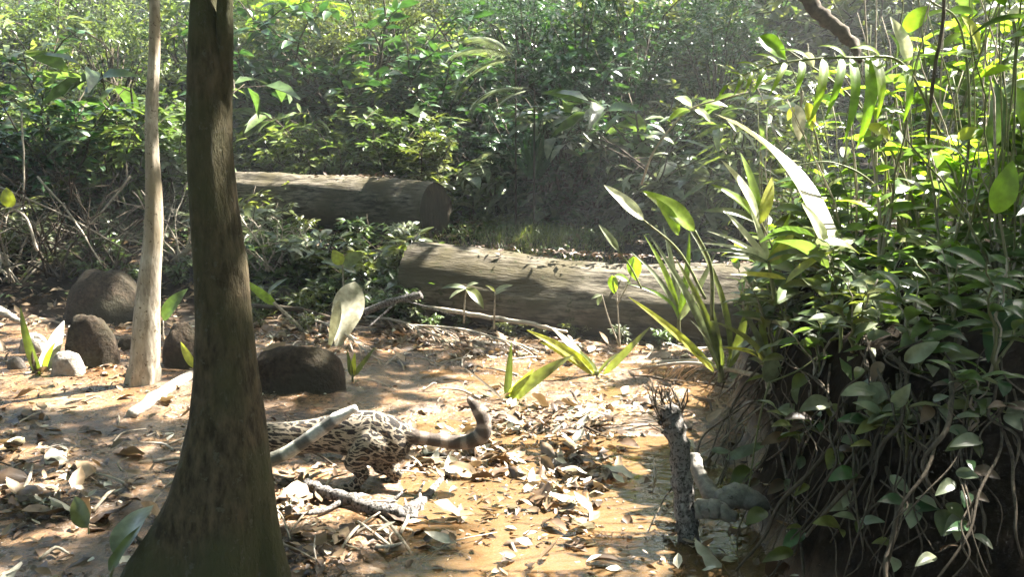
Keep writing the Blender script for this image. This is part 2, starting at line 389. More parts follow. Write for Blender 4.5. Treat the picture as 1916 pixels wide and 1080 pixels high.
# ------------------------------------------------------------------ the big trunk in front
def big_trunk():
    base = px(400, 1120, 3.0)
    T = thing('large_tree', 'thick dark brown tree trunk with flaring base standing in front, forked high up', 'tree', (base.x, base.y, gz(base.x, base.y)))
    prof = [(1200, 150, 560), (1150, 185, 548), (1085, 222, 536), (1030, 250, 524), (980, 285, 516), (920, 318, 509), (850, 341, 501), (780, 357, 493), (700, 365, 482), (600, 368, 471),
            (500, 364, 463), (420, 358, 450), (350, 354, 441), (270, 350, 434), (200, 350, 433), (120, 352, 434), (60, 354, 418), (0, 357, 406), (-80, 360, 404), (-200, 358, 398), (-500, 340, 388), (-1000, 300, 350), (-2000, 240, 285), (-3600, 150, 180)]
    ys_ = [p[0] for p in prof][::-1]; l_ = [p[1] for p in prof][::-1]; r_ = [p[2] for p in prof][::-1]
    rows = list(range(1200, -200, -9)) + list(range(-200, -3600, -120)); n = 64; V = []
    for j, y in enumerate(rows):
        a, b = np.interp(y, ys_, l_), np.interp(y, ys_, r_)
        L = px(a, y, 3.0); Rr = px(b, y, 3.0); cx = (L.x + Rr.x) / 2; rx = (Rr.x - L.x) / 2; z = L.z
        fl = ss(800, 1100, y)
        for k in range(n):
            th = 2 * math.pi * k / n; ct, st = math.cos(th), math.sin(th)
            e = 1 + (.05 + .08 * fl) * math.sin(th * 5 + 1 + z * .6) * (1 if abs(ct) < .93 else .3) * (.4 + .6 * fl)
            e += .07 * float(sfbm(th * 2.2 + 9, z * 1.2, 3, 3)) + .045 * float(sfbm(th * 7, z * 7, 6, 4))
            ry = min(rx, .13 + .35 * (rx - .09))
            V.append((cx + rx * ct * e, 3.0 + ry * st * e, z))
    nr_ = len(rows); F = []
    for j in range(nr_ - 1):
        for k in range(n): F.append((j * n + k, j * n + (k + 1) % n, (j + 1) * n + (k + 1) % n, (j + 1) * n + k))
    link('trunk', mesh_np('trunk', V, F), 'trunk', T)
    mb = MB()
    pts = [px(418, 330, 3.04), px(419, 230, 3.0), px(420, 120, 2.98), px(421, 60, 2.97), px(421, 0, 2.97), px(424, -100, 2.97), px(440, -400, 3), px(520, -1200, 3.3), px(620, -2600, 3.6)]
    pts = curve(pts, 8); mb.tube(pts, lerp_list([.012, .026, .028, .0265, .0255, .026, .026, .022, .012], len(pts)), 20, True, .03)
    part('limb', mb, 'trunk', T)
    return T
BIG = big_trunk()
def thin_tree():
    b = px(262, 742, 5.75)
    T = thing('slender_tree', 'slender pale barked tree left of the big trunk, its right side bright with sun', 'tree', (b.x, b.y, b.z))
    prof = [(-3000, 250, 262), (-400, 281, 297), (0, 280, 298), (100, 277, 297), (200, 274, 296), (300, 273, 298), (350, 272, 301), (450, 268, 303), (550, 257, 301), (650, 245, 298), (700, 238, 296), (745, 229, 294), (770, 215, 302)]
    ys_, l_, r_ = zip(*prof); V = []; rows = list(range(772, -200, -8)) + list(range(-200, -3000, -150)); n = 28
    for j, y in enumerate(rows):
        a, bb = np.interp(y, ys_, l_), np.interp(y, ys_, r_); L = px(a, y, 5.75); Rr = px(bb, y, 5.75)
        cx = (L.x + Rr.x) / 2 + .006 * math.sin(y * .02); rx = (Rr.x - L.x) / 2
        for k in range(n):
            th = 2 * math.pi * k / n
            e = 1 + .05 * math.sin(4 * th + y * .004) + .10 * float(sfbm(th * 1.5, L.z * 3, 8, 3)) + (.12 * math.sin(6 * th) if y > 690 else 0)
            V.append((cx + rx * math.cos(th) * e, 5.75 + rx * math.sin(th) * e, L.z))
    F = [(j * n + k, j * n + (k + 1) % n, (j + 1) * n + (k + 1) % n, (j + 1) * n + k) for j in range(len(rows) - 1) for k in range(n)]
    link('trunk', mesh_np('trunk', V, F), 'pale_bark', T)
    return T
THIN = thin_tree()

# ------------------------------------------------------------------ logs
def log(A, B, r0, r1, name, label, m='log', n=56, rows=160, caps=True, cat='log', rough=1.0, seed=1, group=None):
    A = Vector(A); B = Vector(B); ax = (B - A); L = ax.length; q = ax.normalized().to_track_quat('X', 'Z')
    T = thing(name, label, cat, A, group); T.rotation_mode = 'QUATERNION'; T.rotation_quaternion = q
    V = []
    for j in range(rows + 1):
        t = j / rows; r = r0 + (r1 - r0) * t
        for k in range(n):
            th = 2 * math.pi * k / n
            fur = float(sfbm(th * 9 / 1.0, t * L * 1.2, seed, 3)) * .10 + float(sfbm(th * 22, t * L * 3.5, seed + 3, 2)) * .06
            e = 1 + rough * (fur + .32 * float(sfbm(th * 1.2 + 3, t * L * .7, seed + 6, 3)))
            e += .10 * max(0, float(sfbm(th * 2.0 + 5, t * L * 1.6, seed + 9, 2)) - .12) * 4
            bz = .13 * math.sin(t * L * .9 + seed) + .03 * math.sin(t * L * 2.3 + seed * 2)
            V.append((t * L + .03 * r / .3 * float(sfbm(th * 3, j * 0, seed, 2)) * (1 if j in (0, rows) else 0), r * math.cos(th) * e + bz * r * .8, r * math.sin(th) * e + bz * r * 1.2))
    F = [(j * n + k, (j + 1) * n + k, (j + 1) * n + (k + 1) % n, j * n + (k + 1) % n) for j in range(rows) for k in range(n)]
    o = bpy.data.objects.new('bark', mesh_np('bark', V, F)); COL.objects.link(o); o.parent = T; o.data.materials.append(M[m])
    if caps:
        for e, xx, rr in ((0, 0, r0), (rows, L, r1)):
            mb = MB(); rings = [1.0, .93, .7, .45, .2, .02]
            for ri, f in enumerate(rings):
                for k in range(n):
                    v = V[e * n + k]; d = (-.02 if e == 0 else .02) * (0 if ri == 0 else 1 if ri > 1 else -.5) * rr / .3
                    mb.v.append(Vector((xx + d + (v[0] - xx) * (f) + .03 * rr * float(sfbm(k * .9, f * 9, 4, 2)) * (ri > 0), v[1] * f * .998, v[2] * f * .998)))
            for ri in range(5):
                for k in range(n):
                    a, b = ri * n + k, ri * n + (k + 1) % n
                    mb.f.append((a, b, b + n, a + n) if e else (b, a, a + n, b + n))
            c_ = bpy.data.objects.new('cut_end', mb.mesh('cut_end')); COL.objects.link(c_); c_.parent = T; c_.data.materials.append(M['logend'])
    return T
log(px(770, 531, 8.35), px(1600, 592, 7.35), .36, .385, 'fallen_log', 'thick fallen log lying across the clearing, its top lit by sun', seed=3)
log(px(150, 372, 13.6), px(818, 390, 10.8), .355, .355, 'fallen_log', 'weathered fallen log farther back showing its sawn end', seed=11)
# thin rotten logs at the foot of the bank
for i, (a, b, r, lb) in enumerate([((1000, 728, 6.05), (1440, 708, 6.25), .035, 'thin rotten pole lying nearest the bank foot, longest of the poles'),
        ((1120, 690, 6.6), (1420, 672, 6.75), .035, 'thin rotten pole lying just in front of the thick log'),
        ((1090, 664, 7.1), (1400, 652, 7.1), .03, 'thin grey pole against the shaded side of the thick log'),
        ((1150, 745, 5.8), (1400, 768, 5.5), .03, 'short rotten pole sloping down at the foot of the dark bank'),
        ((880, 640, 7.3), (1130, 668, 7.0), .028, 'thin brown pole left of the other rotten poles')]):
    log(px(*a), px(*b), r, r * .8, 'rotten_pole', lb, 'darktwig' if i in (0, 3) else 'twig', 12, 50, True, 'branch', 3.0, 20 + i, 'rotten poles in front of the thick log')

# ------------------------------------------------------------------ stones and mounds
def stone(name, label, cx, by, w, h, d=None, m='mound', depth=.7, seed=0, flat=0, cat='rock', lean=0, power=2.0, group=None):
    b = gpx(cx, by) if d is None else px(cx, by, d); D = b.y + w / FPX * b.y * depth / 2
    b = Vector(px(cx, by, b.y)); wx_ = w / FPX * b.y / 2; hz = h / FPX * b.y
    V = []; n1, n2 = 26, 44
    for i in range(n1 + 1):
        ph = math.pi * i / n1
        for k in range(n2):
            th = 2 * math.pi * k / n2
            def se(v): return math.copysign(abs(v) ** (2 / power), v)
            x = se(math.cos(th)) * se(math.sin(ph)); y = se(math.sin(th)) * se(math.sin(ph)); z = se(math.cos(ph))
            e = 1 + .26 * float(sfbm(x * 1.8 + seed + z, y * 1.6 + z * 1.7, seed, 3)) + .12 * float(sfbm(x * 5 + z * 4, y * 5 + seed + z * 2, seed + 2, 4))
            zz = z * e * hz if z > 0 else z * e * hz * .35
            V.append((x * e * wx_ + lean * zz, y * e * wx_ * depth, zz))
    F = [(i * n2 + k, (i + 1) * n2 + k, (i + 1) * n2 + (k + 1) % n2, i * n2 + (k + 1) % n2) for i in range(n1) for k in range(n2)]
    o = link(name, mesh_np(name, V, F), m); o.location = (b.x, b.y + wx_ * depth, b.z)
    o['label'] = label; o['category'] = cat
    if group: o['group'] = group
    return o
stone('boulder', 'largest dark brown rounded boulder at the edge of the brush, farthest left', 174, 612, 164, 104, m='mound', seed=2, lean=.05)
stone('boulder', 'arched brown boulder standing upright left of the slender tree', 160, 692, 104, 102, m='mound', seed=5, power=2.4, depth=.6)
stone('boulder', 'dark boulder between the slender tree and the big trunk', 336, 692, 84, 84, m='mound', seed=8)
stone('boulder', 'low brown boulder just behind the foot of the slender tree', 232, 690, 50, 62, d=6.8, m='mound', seed=9)
stone('boulder', 'long dark brown mound lying behind the big trunk, right of it, in shade', 548, 738, 186, 86, m='mound', seed=23, power=2.6, depth=.45)
stone('rock', 'flat topped pale grey rock by the white bladed seedling', 118, 705, 58, 44, m='rock', seed=12, power=3.0)
stone('rock', 'pinkish white rounded rock at the left, behind the seedling', 55, 662, 52, 36, m='rock', seed=14, power=2.6)
stone('rock', 'small dark rock on the bright mud at the left edge', 25, 692, 36, 24, m='stone_dark', seed=16)
stone('boulder', 'pale flat stone under leaves behind the big trunk', 515, 570, 110, 40, d=8.9, m='stone_dark', seed=18)

# ------------------------------------------------------------------ sticks
def stick(label, pts, rad, m, n=9, noise=.1, name='stick', group=None, wob=.006, twigs=(), cat='stick'):
    P = curve([px(*p) if len(p) == 3 else gpx(*p) + Vector((0, 0, rad[0] * .55 + (.02 if name == 'branch' else 0))) for p in pts], 7)
    P = [p + Vector((random.uniform(-wob, wob), random.uniform(-wob, wob), random.uniform(-wob, wob))) for p in P]
    mb = MB(); mb.tube(P, lerp_list(rad, len(P)), n, True, noise, len(label))
    if not twigs:
        o = link(name, mb.mesh(name), m); return tag(o, label, cat, group)
    T = thing(name, label, cat, P[0], group); part('branch', mb, m, T)
    for (ps, r) in twigs:
        mb = MB(); Q = curve([px(*p) if len(p) == 3 else gpx(*p) + Vector((0, 0, rad[0] + (p[0] * 7 % 5) * .006)) for p in ps], 6); mb.tube(Q, lerp_list(r, len(Q)), 6, True, .05); part('twig', mb, m, T)
    return T
# pale stick leaning across the cat's back, light dapples painted on as bands
def bandmat():
    m, t = newmat('light_dappled_stick')
    at = N(t, 'ShaderNodeAttribute', attribute_name='along')
    r = ramp(t, [(0, (.10, .10, .075)), (.17, (.09, .088, .066)), (.2, (.34, .33, .27)), (.33, (.36, .35, .3)), (.36, (.09, .085, .07)), (.47, (.10, .095, .08)), (.5, (.44, .43, .38)), (.63, (.46, .45, .4)), (.66, (.14, .13, .11)), (.74, (.15, .14, .12)), (.77, (.62, .6, .55)), (1, (.68, .66, .6))], at.outputs['Fac'])
    nz = N(t, 'ShaderNodeTexNoise', Scale=40.0, Detail=6.0); rr = ramp(t, [(.3, (.7, .7, .7)), (.7, (1.15, 1.12, 1.1))], nz.outputs[0])
    col = mix(t, 1.0, r.outputs[0], rr.outputs[0], 'MULTIPLY')
    p = N(t, 'ShaderNodeBsdfPrincipled', Roughness=.75); t.links.new(col, p.inputs[0])
    b = N(t, 'ShaderNodeBump', Strength=.4, Distance=.01); t.links.new(nz.outputs[0], b.inputs['Height']); t.links.new(b.outputs[0], p.inputs['Normal'])
    out(t, p.outputs[0]); return m
P = curve([px(400, 1000, 3.62), px(450, 910, 3.66), px(495, 868, 3.7), px(540, 846, 3.7), px(590, 812, 3.7), px(630, 783, 3.7), px(667, 763, 3.7)], 8)
mb = MB(); mb.tube(P, lerp_list([.03, .03, .03, .029, .029, .027, .014], len(P)), 14, True, .04, 3)
me = mb.mesh('stick'); a = me.attributes.new('along', 'FLOAT', 'POINT')
a.data.foreach_set('value', np.repeat([max(0, (topx(*p)[0] - 500) / 167) for p in P], 14).astype(np.float32)); M['band'] = bandmat()
tag(link('stick', me, 'band'), 'thick pale grey stick with darker bands leaning up across the cat\'s back', 'stick')
stick('bleached white stick lying on the mud between the slender tree and big trunk', [(248, 782), (300, 745), (356, 708)], [.034, .036, .034], 'whitestick')
stick('white split stick poking in at the left edge above the mud', [(-40, 562, 7.6), (10, 588, 7.5), (48, 606, 7.4)], [.04, .035, .015], 'whitestick')
stick('dark forked branch lying on leaf litter right of the big trunk', [(572, 922), (640, 946), (710, 968), (778, 982)], [.02, .026, .028, .03], 'greystick', 10, .22,
      twigs=[([(762, 978), (800, 938), (862, 876)], [.028, .025, .016]), ([(640, 948), (600, 968), (550, 976)], [.012, .01, .005]), ([(700, 964), (735, 946), (760, 926)], [.01, .008, .004])], name='branch', cat='branch')
stick('rough grey stump of a branch standing upright in the water', [(1290, 1040, 3.42), (1283, 960, 3.45), (1275, 880, 3.5), (1262, 800, 3.55), (1250, 765, 3.58)], [.046, .042, .04, .042, .034], 'greystick', 14, .2, name='branch', cat='branch')
stick('smooth grey driftwood piece bent beside the upright branch', [(1298, 850, 3.7), (1312, 895, 3.6), (1340, 935, 3.5), (1385, 930, 3.5), (1432, 945, 3.5)], [.022, .03, .04, .052, .03], 'smoothgrey', 14, .04, name='driftwood', cat='driftwood')
stick('smooth grey driftwood lump lying low in the water beside the upright branch', [(1302, 952, 3.42), (1340, 955, 3.4), (1378, 968, 3.38)], [.035, .04, .02], 'smoothgrey', 14, .06, name='driftwood', cat='driftwood')
stick('long thin pale pole sloping down in front of the thick log', [(755, 568, 8.0), (880, 588, 7.6), (1000, 608, 7.2), (1060, 622, 7.0)], [.022, .02, .018, .012], 'twig')
stick('grey broken branch with a blunt end left of the thick log', [(600, 612, 7.6), (680, 585, 7.6), (740, 562, 7.5), (790, 552, 7.5)], [.02, .03, .028, .036], 'greystick', twigs=[([(745, 562, 7.5), (715, 590, 7.4), (690, 612, 7.3)], [.012, .01, .007]), ([(745, 560, 7.5), (800, 575, 7.4), (850, 592, 7.3)], [.01, .008, .004])], name='branch', cat='branch')
stick('slim grey branch lying in shade right of the long dark mound', [(470, 572, 8.0), (560, 580, 7.8), (640, 600, 7.6), (720, 610, 7.5)], [.02, .022, .02, .014], 'darktwig', name='branch', cat='branch')
stick('curved forked twig in front of the long dark mound', [(638, 690, 5.8), (634, 715, 5.7), (605, 738, 5.6), (590, 748, 5.5)], [.008, .009, .008, .004], 'whitestick',
      twigs=[([(634, 712, 5.7), (612, 695, 5.7), (588, 694, 5.7)], [.006, .005, .003]), ([(634, 716, 5.7), (645, 738, 5.6), (655, 756, 5.5)], [.006, .005, .003])], name='twig', cat='twig', wob=.002)
stick('pale bare twig standing in the muddy water left of the upright branch', [(1222, 855, 4.2), (1226, 890, 4.15), (1219, 925, 4.1)], [.004, .006, .005], 'whitestick', name='twig', cat='twig', wob=.002)
zone_tw = [('on the mud left of the big trunk', (0, 350, 720, 1060), 40), ('on the litter right of the big trunk', (520, 800, 880, 1070), 40), ('among wet leaves at the middle of the clearing', (740, 1220, 650, 1060), 60),
           ('near the foot of the slender tree', (0, 350, 590, 720), 36), ('below the dark bank', (1200, 1480, 660, 1060), 46), ('behind the long dark mound', (480, 900, 590, 700), 50)]
for zl, (x0, x1, y0, y1), nn in zone_tw:
    for i in range(nn // 2):
        a = gpx(random.uniform(x0, x1), random.uniform(y0, y1)); th = random.uniform(0, math.pi); L = random.uniform(.08, .4)
        b = a + Vector((math.cos(th), math.sin(th), 0)) * L; b.z = gz(b.x, b.y) + random.uniform(.005, .05)
        if b.x > 1.0 + .2 * (b.y - 3.5) - .1: continue
        c_ = (a + b) / 2 + Vector((random.uniform(-.03, .03), random.uniform(-.03, .03), random.uniform(.005, .03)))
        r = random.uniform(.003, .009); Pq = curve([a + Vector((0, 0, .006)), c_, b], 5); mb = MB(); mb.tube(Pq, lerp_list([r, r, r * .5], len(Pq)), 6, True, .15, i)
        tag(link('twig', mb.mesh('twig'), random.choice(['twig', 'darktwig', 'whitestick', 'twig'])), 'short dry twig lying ' + zl, 'twig', 'twigs ' + zl)

# ------------------------------------------------------------------ the cat
def coatmat():
    m, t = newmat('spotted_coat')
    at = N(t, 'ShaderNodeAttribute', attribute_name='coat'); tl = N(t, 'ShaderNodeAttribute', attribute_name='tail'); bl = N(t, 'ShaderNodeAttribute', attribute_name='belly')
    nz = N(t, 'ShaderNodeTexNoise', Scale=2.0, Detail=2.0); t.links.new(at.outputs['Vector'], nz.inputs['Vector'])
    vm = N(t, 'ShaderNodeVectorMath', operation='MULTIPLY_ADD'); t.links.new(nz.outputs['Color'], vm.inputs[0]); vm.inputs[1].default_value = (.9, .9, .9); t.links.new(at.outputs['Vector'], vm.inputs[2])
    v = N(t, 'ShaderNodeTexVoronoi', feature='DISTANCE_TO_EDGE', Scale=1.0); t.links.new(vm.outputs[0], v.inputs['Vector'])
    r = ramp(t, [(0, (.37, .31, .235)), (.07, (.33, .27, .195)), (.11, (.012, .009, .007)), (.3, (.016, .011, .008)), (.38, (.13, .08, .045)), (1, (.12, .075, .042))], v.outputs['Distance'])
    ringw = N(t, 'ShaderNodeMath', operation='SINE'); mu = N(t, 'ShaderNodeMath', operation='MULTIPLY'); mu.inputs[1].default_value = 46.0
    t.links.new(tl.outputs['Fac'], mu.inputs[0]); t.links.new(mu.outputs[0], ringw.inputs[0])
    rr = ramp(t, [(.0, (.075, .055, .042)), (.6, (.10, .075, .057)), (.8, (.24, .19, .15)), (1, (.28, .22, .175))], None)
    mr = N(t, 'ShaderNodeMapRange'); mr.inputs['From Min'].default_value = -1; t.links.new(ringw.outputs[0], mr.inputs[0]); t.links.new(mr.outputs[0], rr.inputs[0])
    gt = N(t, 'ShaderNodeMapRange'); gt.inputs['From Min'].default_value = .04; gt.inputs['From Max'].default_value = .12; t.links.new(tl.outputs['Fac'], gt.inputs[0])
    col = mix(t, gt.outputs[0], r.outputs[0], rr.outputs[0])
    f = N(t, 'ShaderNodeTexNoise', Scale=160.0, Detail=3.0); fr = ramp(t, [(.3, (.75, .75, .75)), (.7, (1.15, 1.15, 1.15))], f.outputs[0])
    col = mix(t, 1.0, col, fr.outputs[0], 'MULTIPLY')
    p = N(t, 'ShaderNodeBsdfPrincipled', Roughness=.7); t.links.new(col, p.inputs[0]); p.inputs['Specular IOR Level'].default_value = .2
    p.inputs['Sheen Weight'].default_value = .15
    b = N(t, 'ShaderNodeBump', Strength=.35, Distance=.004); t.links.new(f.outputs[0], b.inputs['Height']); t.links.new(b.outputs[0], p.inputs['Normal'])
    out(t, p.outputs[0]); return m
M['coat'] = coatmat()
def cat():
    D = gpx(655, 914).y + .06; print('cat distance', D)
    K = D / FPX          # metres per photo pixel at the cat
    def q(x, y, dd=0): return px(x, y, D + dd)
    import bmesh
    bm = bmesh.new()
    def ball(p, rx, ry=None, rz=None, rot=0):
        ry = ry or rx; rz = rz or rx
        mm = Matrix.Translation(p) @ Matrix.Rotation(rot, 4, 'Y') @ Matrix.Diagonal((rx, ry, rz, 1))
        bmesh.ops.create_icosphere(bm, subdivisions=3, radius=1, matrix=mm)
    def limb(pts, rad, n=6):
        P = curve(pts, n); rr = lerp_list(rad, len(P))
        for i in range(len(P)):
            ball(P[i], rr[i])
            if i: ball((P[i] + P[i - 1]) / 2, (rr[i] + rr[i - 1]) / 2)
    px_ = K
    # trunk of the body from rump to shoulders (head is behind the tree)
    spine = [(735, 824, 46), (700, 814, 48), (660, 812, 46), (620, 812, 37), (580, 817, 33), (540, 822, 34), (500, 826, 38), (465, 828, 38), (440, 832, 34)]
    for i in range(len(spine) - 1):
        for s_ in range(5):
            t = s_ / 5; a, b = spine[i], spine[i + 1]
            x, y, r = [a[k] + (b[k] - a[k]) * t for k in range(3)]
            ball(q(x, y, -.0), r * K * .75, r * K * .74, r * K)
    ball(q(718, 822, -.03), 42 * K, 30 * K, 48 * K, R(-20)); ball(q(696, 832, -.055), 34 * K, 24 * K, 38 * K, R(25))   # near thigh
    ball(q(700, 830, .05), 40 * K, 24 * K, 48 * K)
    # near hind leg: thigh forward to knee, back to hock, down to paw
    limb([q(700, 832, -.06), q(674, 852, -.075), q(660, 868, -.07)], [32 * K, 22 * K, 16 * K])
    limb([q(660, 866, -.07), q(674, 880, -.065), q(680, 888, -.065)], [17 * K, 14 * K, 11 * K])
    limb([q(679, 886, -.065), q(669, 902, -.07), q(658, 913, -.075)], [11 * K, 10 * K, 11 * K])
    limb([q(660, 914, -.07), q(638, 917, -.08)], [11 * K, 10 * K], 4)
    pass
    for k in range(4): ball(q(632 - abs(k - 1.5) * -2, 919, -.055 - k * .013), 6 * K)
    # far hind leg, set farther back
    limb([q(712, 838, .06), q(718, 862, .06), q(712, 872, .06)], [32 * K, 23 * K, 16 * K])
    limb([q(712, 872, .06), q(735, 882, .06), q(742, 886, .06)], [16 * K, 12 * K, 11 * K])
    limb([q(742, 886, .06), q(736, 896, .06), q(730, 900, .06)], [11 * K, 10 * K, 10 * K])
    limb([q(732, 902, .06), q(712, 904, .06)], [10 * K, 9 * K], 4)
    for k in range(4): ball(q(706, 905, .04 + k * .013), 6 * K)
    # forelegs
    for sx, dd, fx in ((478, -.06, 470), (455, .06, 432)):
        limb([q(sx, 845, dd), q(sx + 4, 868, dd), q(fx + 6, 890, dd), q(fx + 2, 908, dd)], [26 * K, 18 * K, 12 * K, 11 * K])
        limb([q(fx + 4, 911, dd), q(fx - 14, 914, dd)], [11 * K, 10 * K], 4)
        for k in range(4): ball(q(fx - 18, 916, dd - .02 + k * .013), 6 * K)
    # neck and head
    limb([q(460, 825), q(435, 812), q(412, 806)], [34 * K, 28 * K, 25 * K])
    ball(q(400, 803), 29 * K, 27 * K, 26 * K); limb([q(388, 806), q(370, 812)], [17 * K, 12 * K], 4)
    for dd in (-.045, .045):
        limb([q(408, 785, dd), q(410, 770, dd * 1.2)], [10 * K, 4 * K], 4)
    # tail
    tp = [q(752, 812, 0), q(780, 818, .0), q(815, 824, 0), q(850, 828, 0), q(880, 826, 0), q(902, 812, 0), q(904, 790, 0), q(892, 766, 0), q(878, 748, 0)]
    TP = curve(tp, 10); tr = lerp_list([22, 13, 12.5, 14, 15, 15.5, 13.5, 11, 6], len(TP))
    for i, p in enumerate(TP): ball(p, tr[i] * K)
    me0 = bpy.data.meshes.new('tmp'); bm.to_mesh(me0); bm.free()
    tmp = bpy.data.objects.new('tmp', me0); COL.objects.link(tmp)
    rm = tmp.modifiers.new('r', 'REMESH'); rm.mode = 'VOXEL'; rm.voxel_size = .0055
    sm = tmp.modifiers.new('s', 'SMOOTH'); sm.iterations = 9; sm.factor = .5
    dg = bpy.context.evaluated_depsgraph_get(); ev = tmp.evaluated_get(dg)
    me = bpy.data.meshes.new_from_object(ev); bpy.data.objects.remove(tmp); me.name = 'body'
    n = len(me.vertices); V = np.empty(n * 3, np.float32); me.vertices.foreach_get('co', V); V = V.reshape(-1, 3)
    U, Wp = topx(V[:, 0], V[:, 1], V[:, 2])   # pose plane coordinates only used to lay the coat pattern along the body
    # coat coordinates: stripes run with the spine on the back, slant on the haunch, spots on the leg
    xk = (V[:, 0] - q(700, 0).x) ; zk = V[:, 2] - q(700, 830).z; yk = V[:, 1] - D
    haunch = np.exp(-((xk - .01) ** 2 + (zk + .0) ** 2) / (2 * .085 ** 2)); 
    def rot(a, sx, sz): 
        ca, sa = math.cos(a), math.sin(a); return np.stack([(xk * ca + zk * sa) * sx, yk * 20, (-xk * sa + zk * ca) * sz], -1)
    back = rot(R(-8), 12, 44); hau = rot(R(-26), 16, 44); leg = rot(R(-30), 30, 38)
    wl = ss(-.08, -.115, zk)[:, None]; wh = ss(-.11, -.05, xk)[:, None]
    coat = (back * (1 - wh) + hau * wh) * (1 - wl) + leg * wl
    a = me.attributes.new('coat', 'FLOAT_VECTOR', 'POINT'); a.data.foreach_set('vector', coat.astype(np.float32).ravel())
    TPn = np.array([list(p) for p in TP]); tv = np.zeros(n, np.float32); s0 = np.where(xk > .10)[0]
    dd = np.linalg.norm(V[s0][:, None] - TPn[None], axis=2); tv[s0] = dd.argmin(1) / len(TP) * (dd.min(1) < .05)
    a = me.attributes.new('tail', 'FLOAT', 'POINT'); a.data.foreach_set('value', tv)
    a = me.attributes.new('belly', 'FLOAT', 'POINT'); a.data.foreach_set('value', np.clip(-zk * 8, 0, 1).astype(np.float32))
    me.polygons.foreach_set('use_smooth', np.ones(len(me.polygons), bool))
    me.materials.clear()
    me.update(); Nn = np.empty(n * 3, np.float32); me.vertices.foreach_get('normal', Nn); Nn = Nn.reshape(-1, 3)
    rf = np.random.default_rng(2); ix = np.repeat(np.arange(n), 3); base = V[ix] + rf.normal(0, .001, (len(ix), 3)); lay = Nn[ix] * .55 + np.array([.75, 0, -.35]) + rf.normal(0, .22, (len(ix), 3)); lay = nrm(lay)
    ln = rf.uniform(.004, .009, (len(ix), 1)); sdv = nrm(np.cross(lay, Nn[ix] + .01)) * .0007
    FV = np.stack([base - sdv, base + sdv, base + lay * ln], 1).reshape(-1, 3); fur = mesh_np('fur', FV, np.arange(len(FV)).reshape(-1, 3))
    a = fur.attributes.new('coat', 'FLOAT_VECTOR', 'POINT'); a.data.foreach_set('vector', np.repeat(coat[ix], 3, 0).astype(np.float32).ravel())
    a = fur.attributes.new('tail', 'FLOAT', 'POINT'); a.data.foreach_set('value', np.repeat(tv[ix], 3))
    T = thing('wild_cat', 'spotted wild cat walking behind the big trunk, head hidden, ringed tail raised', 'cat', (q(600, 0).x, D, gz(q(600, 0).x, D)))
    link('body', me, 'coat', T); link('fur', fur, 'coat', T, 'stuff')
    em, t = newmat('cat_eye'); p = N(t, 'ShaderNodeBsdfPrincipled', Roughness=.1); p.inputs[0].default_value = (.2, .13, .03, 1); out(t, p.outputs[0]); M['eye'] = em
    em, t = newmat('cat_nose'); p = N(t, 'ShaderNodeBsdfPrincipled', Roughness=.4); p.inputs[0].default_value = (.25, .11, .09, 1); out(t, p.outputs[0]); M['nose'] = em
    for nm, cc, r, mm in (('eye', q(379, 799, -.030), 5 * K, 'eye'), ('eye', q(379, 799, .030), 5 * K, 'eye'), ('nose', q(360, 808, 0), 5 * K, 'nose')):
        mb = MB(); mb.tube([cc + Vector((-r, 0, 0)), cc + Vector((-r * .6, 0, 0)), cc, cc + Vector((r * .6, 0, 0)), cc + Vector((r, 0, 0))], [r * .1, r * .8, r, r * .8, r * .1], 12)
        part(nm, mb, mm, T)
    for sd in (-1, 1):
        for k in range(4):
            mb = MB(); a = q(368, 812 + k * 2, sd * .022); b = a + Vector((-.02 + k * .008, sd * .06, -.01 * k)); mb.tube([a, (a + b) / 2 + Vector((0, 0, .004)), b], [.0007, .0006, .0003], 4)
            part('whisker', mb, 'whitestick', T)
    return T
cat()

# ------------------------------------------------------------------ hand placed plants
def plant(name, label, base, leaves=(), stems=(), cat='plant', group=None):
    """base photo point (x,y,depth); leaves (from, to, width px, material, shape, droop[, up]); stems (points, radius px, material)"""
    b = px(*base) if len(base) == 3 else gpx(*base)
    T = thing(name, label, cat, b, group)
    for st in stems:
        pts, r, m = st; P = curve([px(*p) for p in pts], 8); K = pts[0][2] / FPX; mb = MB()
        rr = [r * K * f for f in (1, .85, .6)]; mb.tube(P, lerp_list(rr, len(P)), 7, True, .05); part('stem', mb, m, T)
    for i, lf in enumerate(leaves):
        a, c_, w, m, shp, dr = lf[:6]; up = lf[6] if len(lf) > 6 else (random.uniform(-.3, .3), -.55, .8)
        A = px(*a); B = px(*c_); mb = MB(); mb.leaf(A, B, w * (a[2] + c_[2]) / 2 / FPX * 1.08, up, dr, .28, 12 if w > 20 else 9, shp, .02, i)
        part('leaf', mb, m, T)
    return T
d1 = 6.9
plant('dead_leaf_stalk', 'large bleached white upright leaf on a stalk behind the long dark mound', (632, 668, d1),
      [((628, 662, d1), (664, 527, d1 + .42), 56, 'white_leaf', 'obovate', -.03, (.35, -.5, .8)), ((612, 665, d1), (636, 560, d1), 20, 'white_leaf', 'obovate', -.04, (-.3, -1, .2))],
      [([(630, 690, d1), (628, 675, d1), (628, 660, d1)], 4, 'twig')])
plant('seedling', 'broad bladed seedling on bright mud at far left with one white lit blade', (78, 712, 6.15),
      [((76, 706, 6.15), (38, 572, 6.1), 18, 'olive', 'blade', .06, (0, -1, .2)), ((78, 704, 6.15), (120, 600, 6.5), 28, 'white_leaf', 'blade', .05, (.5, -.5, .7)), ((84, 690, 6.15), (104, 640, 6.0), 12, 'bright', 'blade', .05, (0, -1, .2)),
       ((72, 700, 6.15), (60, 655, 6.0), 10, 'darktwig', 'blade', .05)], [([(78, 722, 6.15), (78, 712, 6.15), (79, 700, 6.15)], 8, 'stem')])
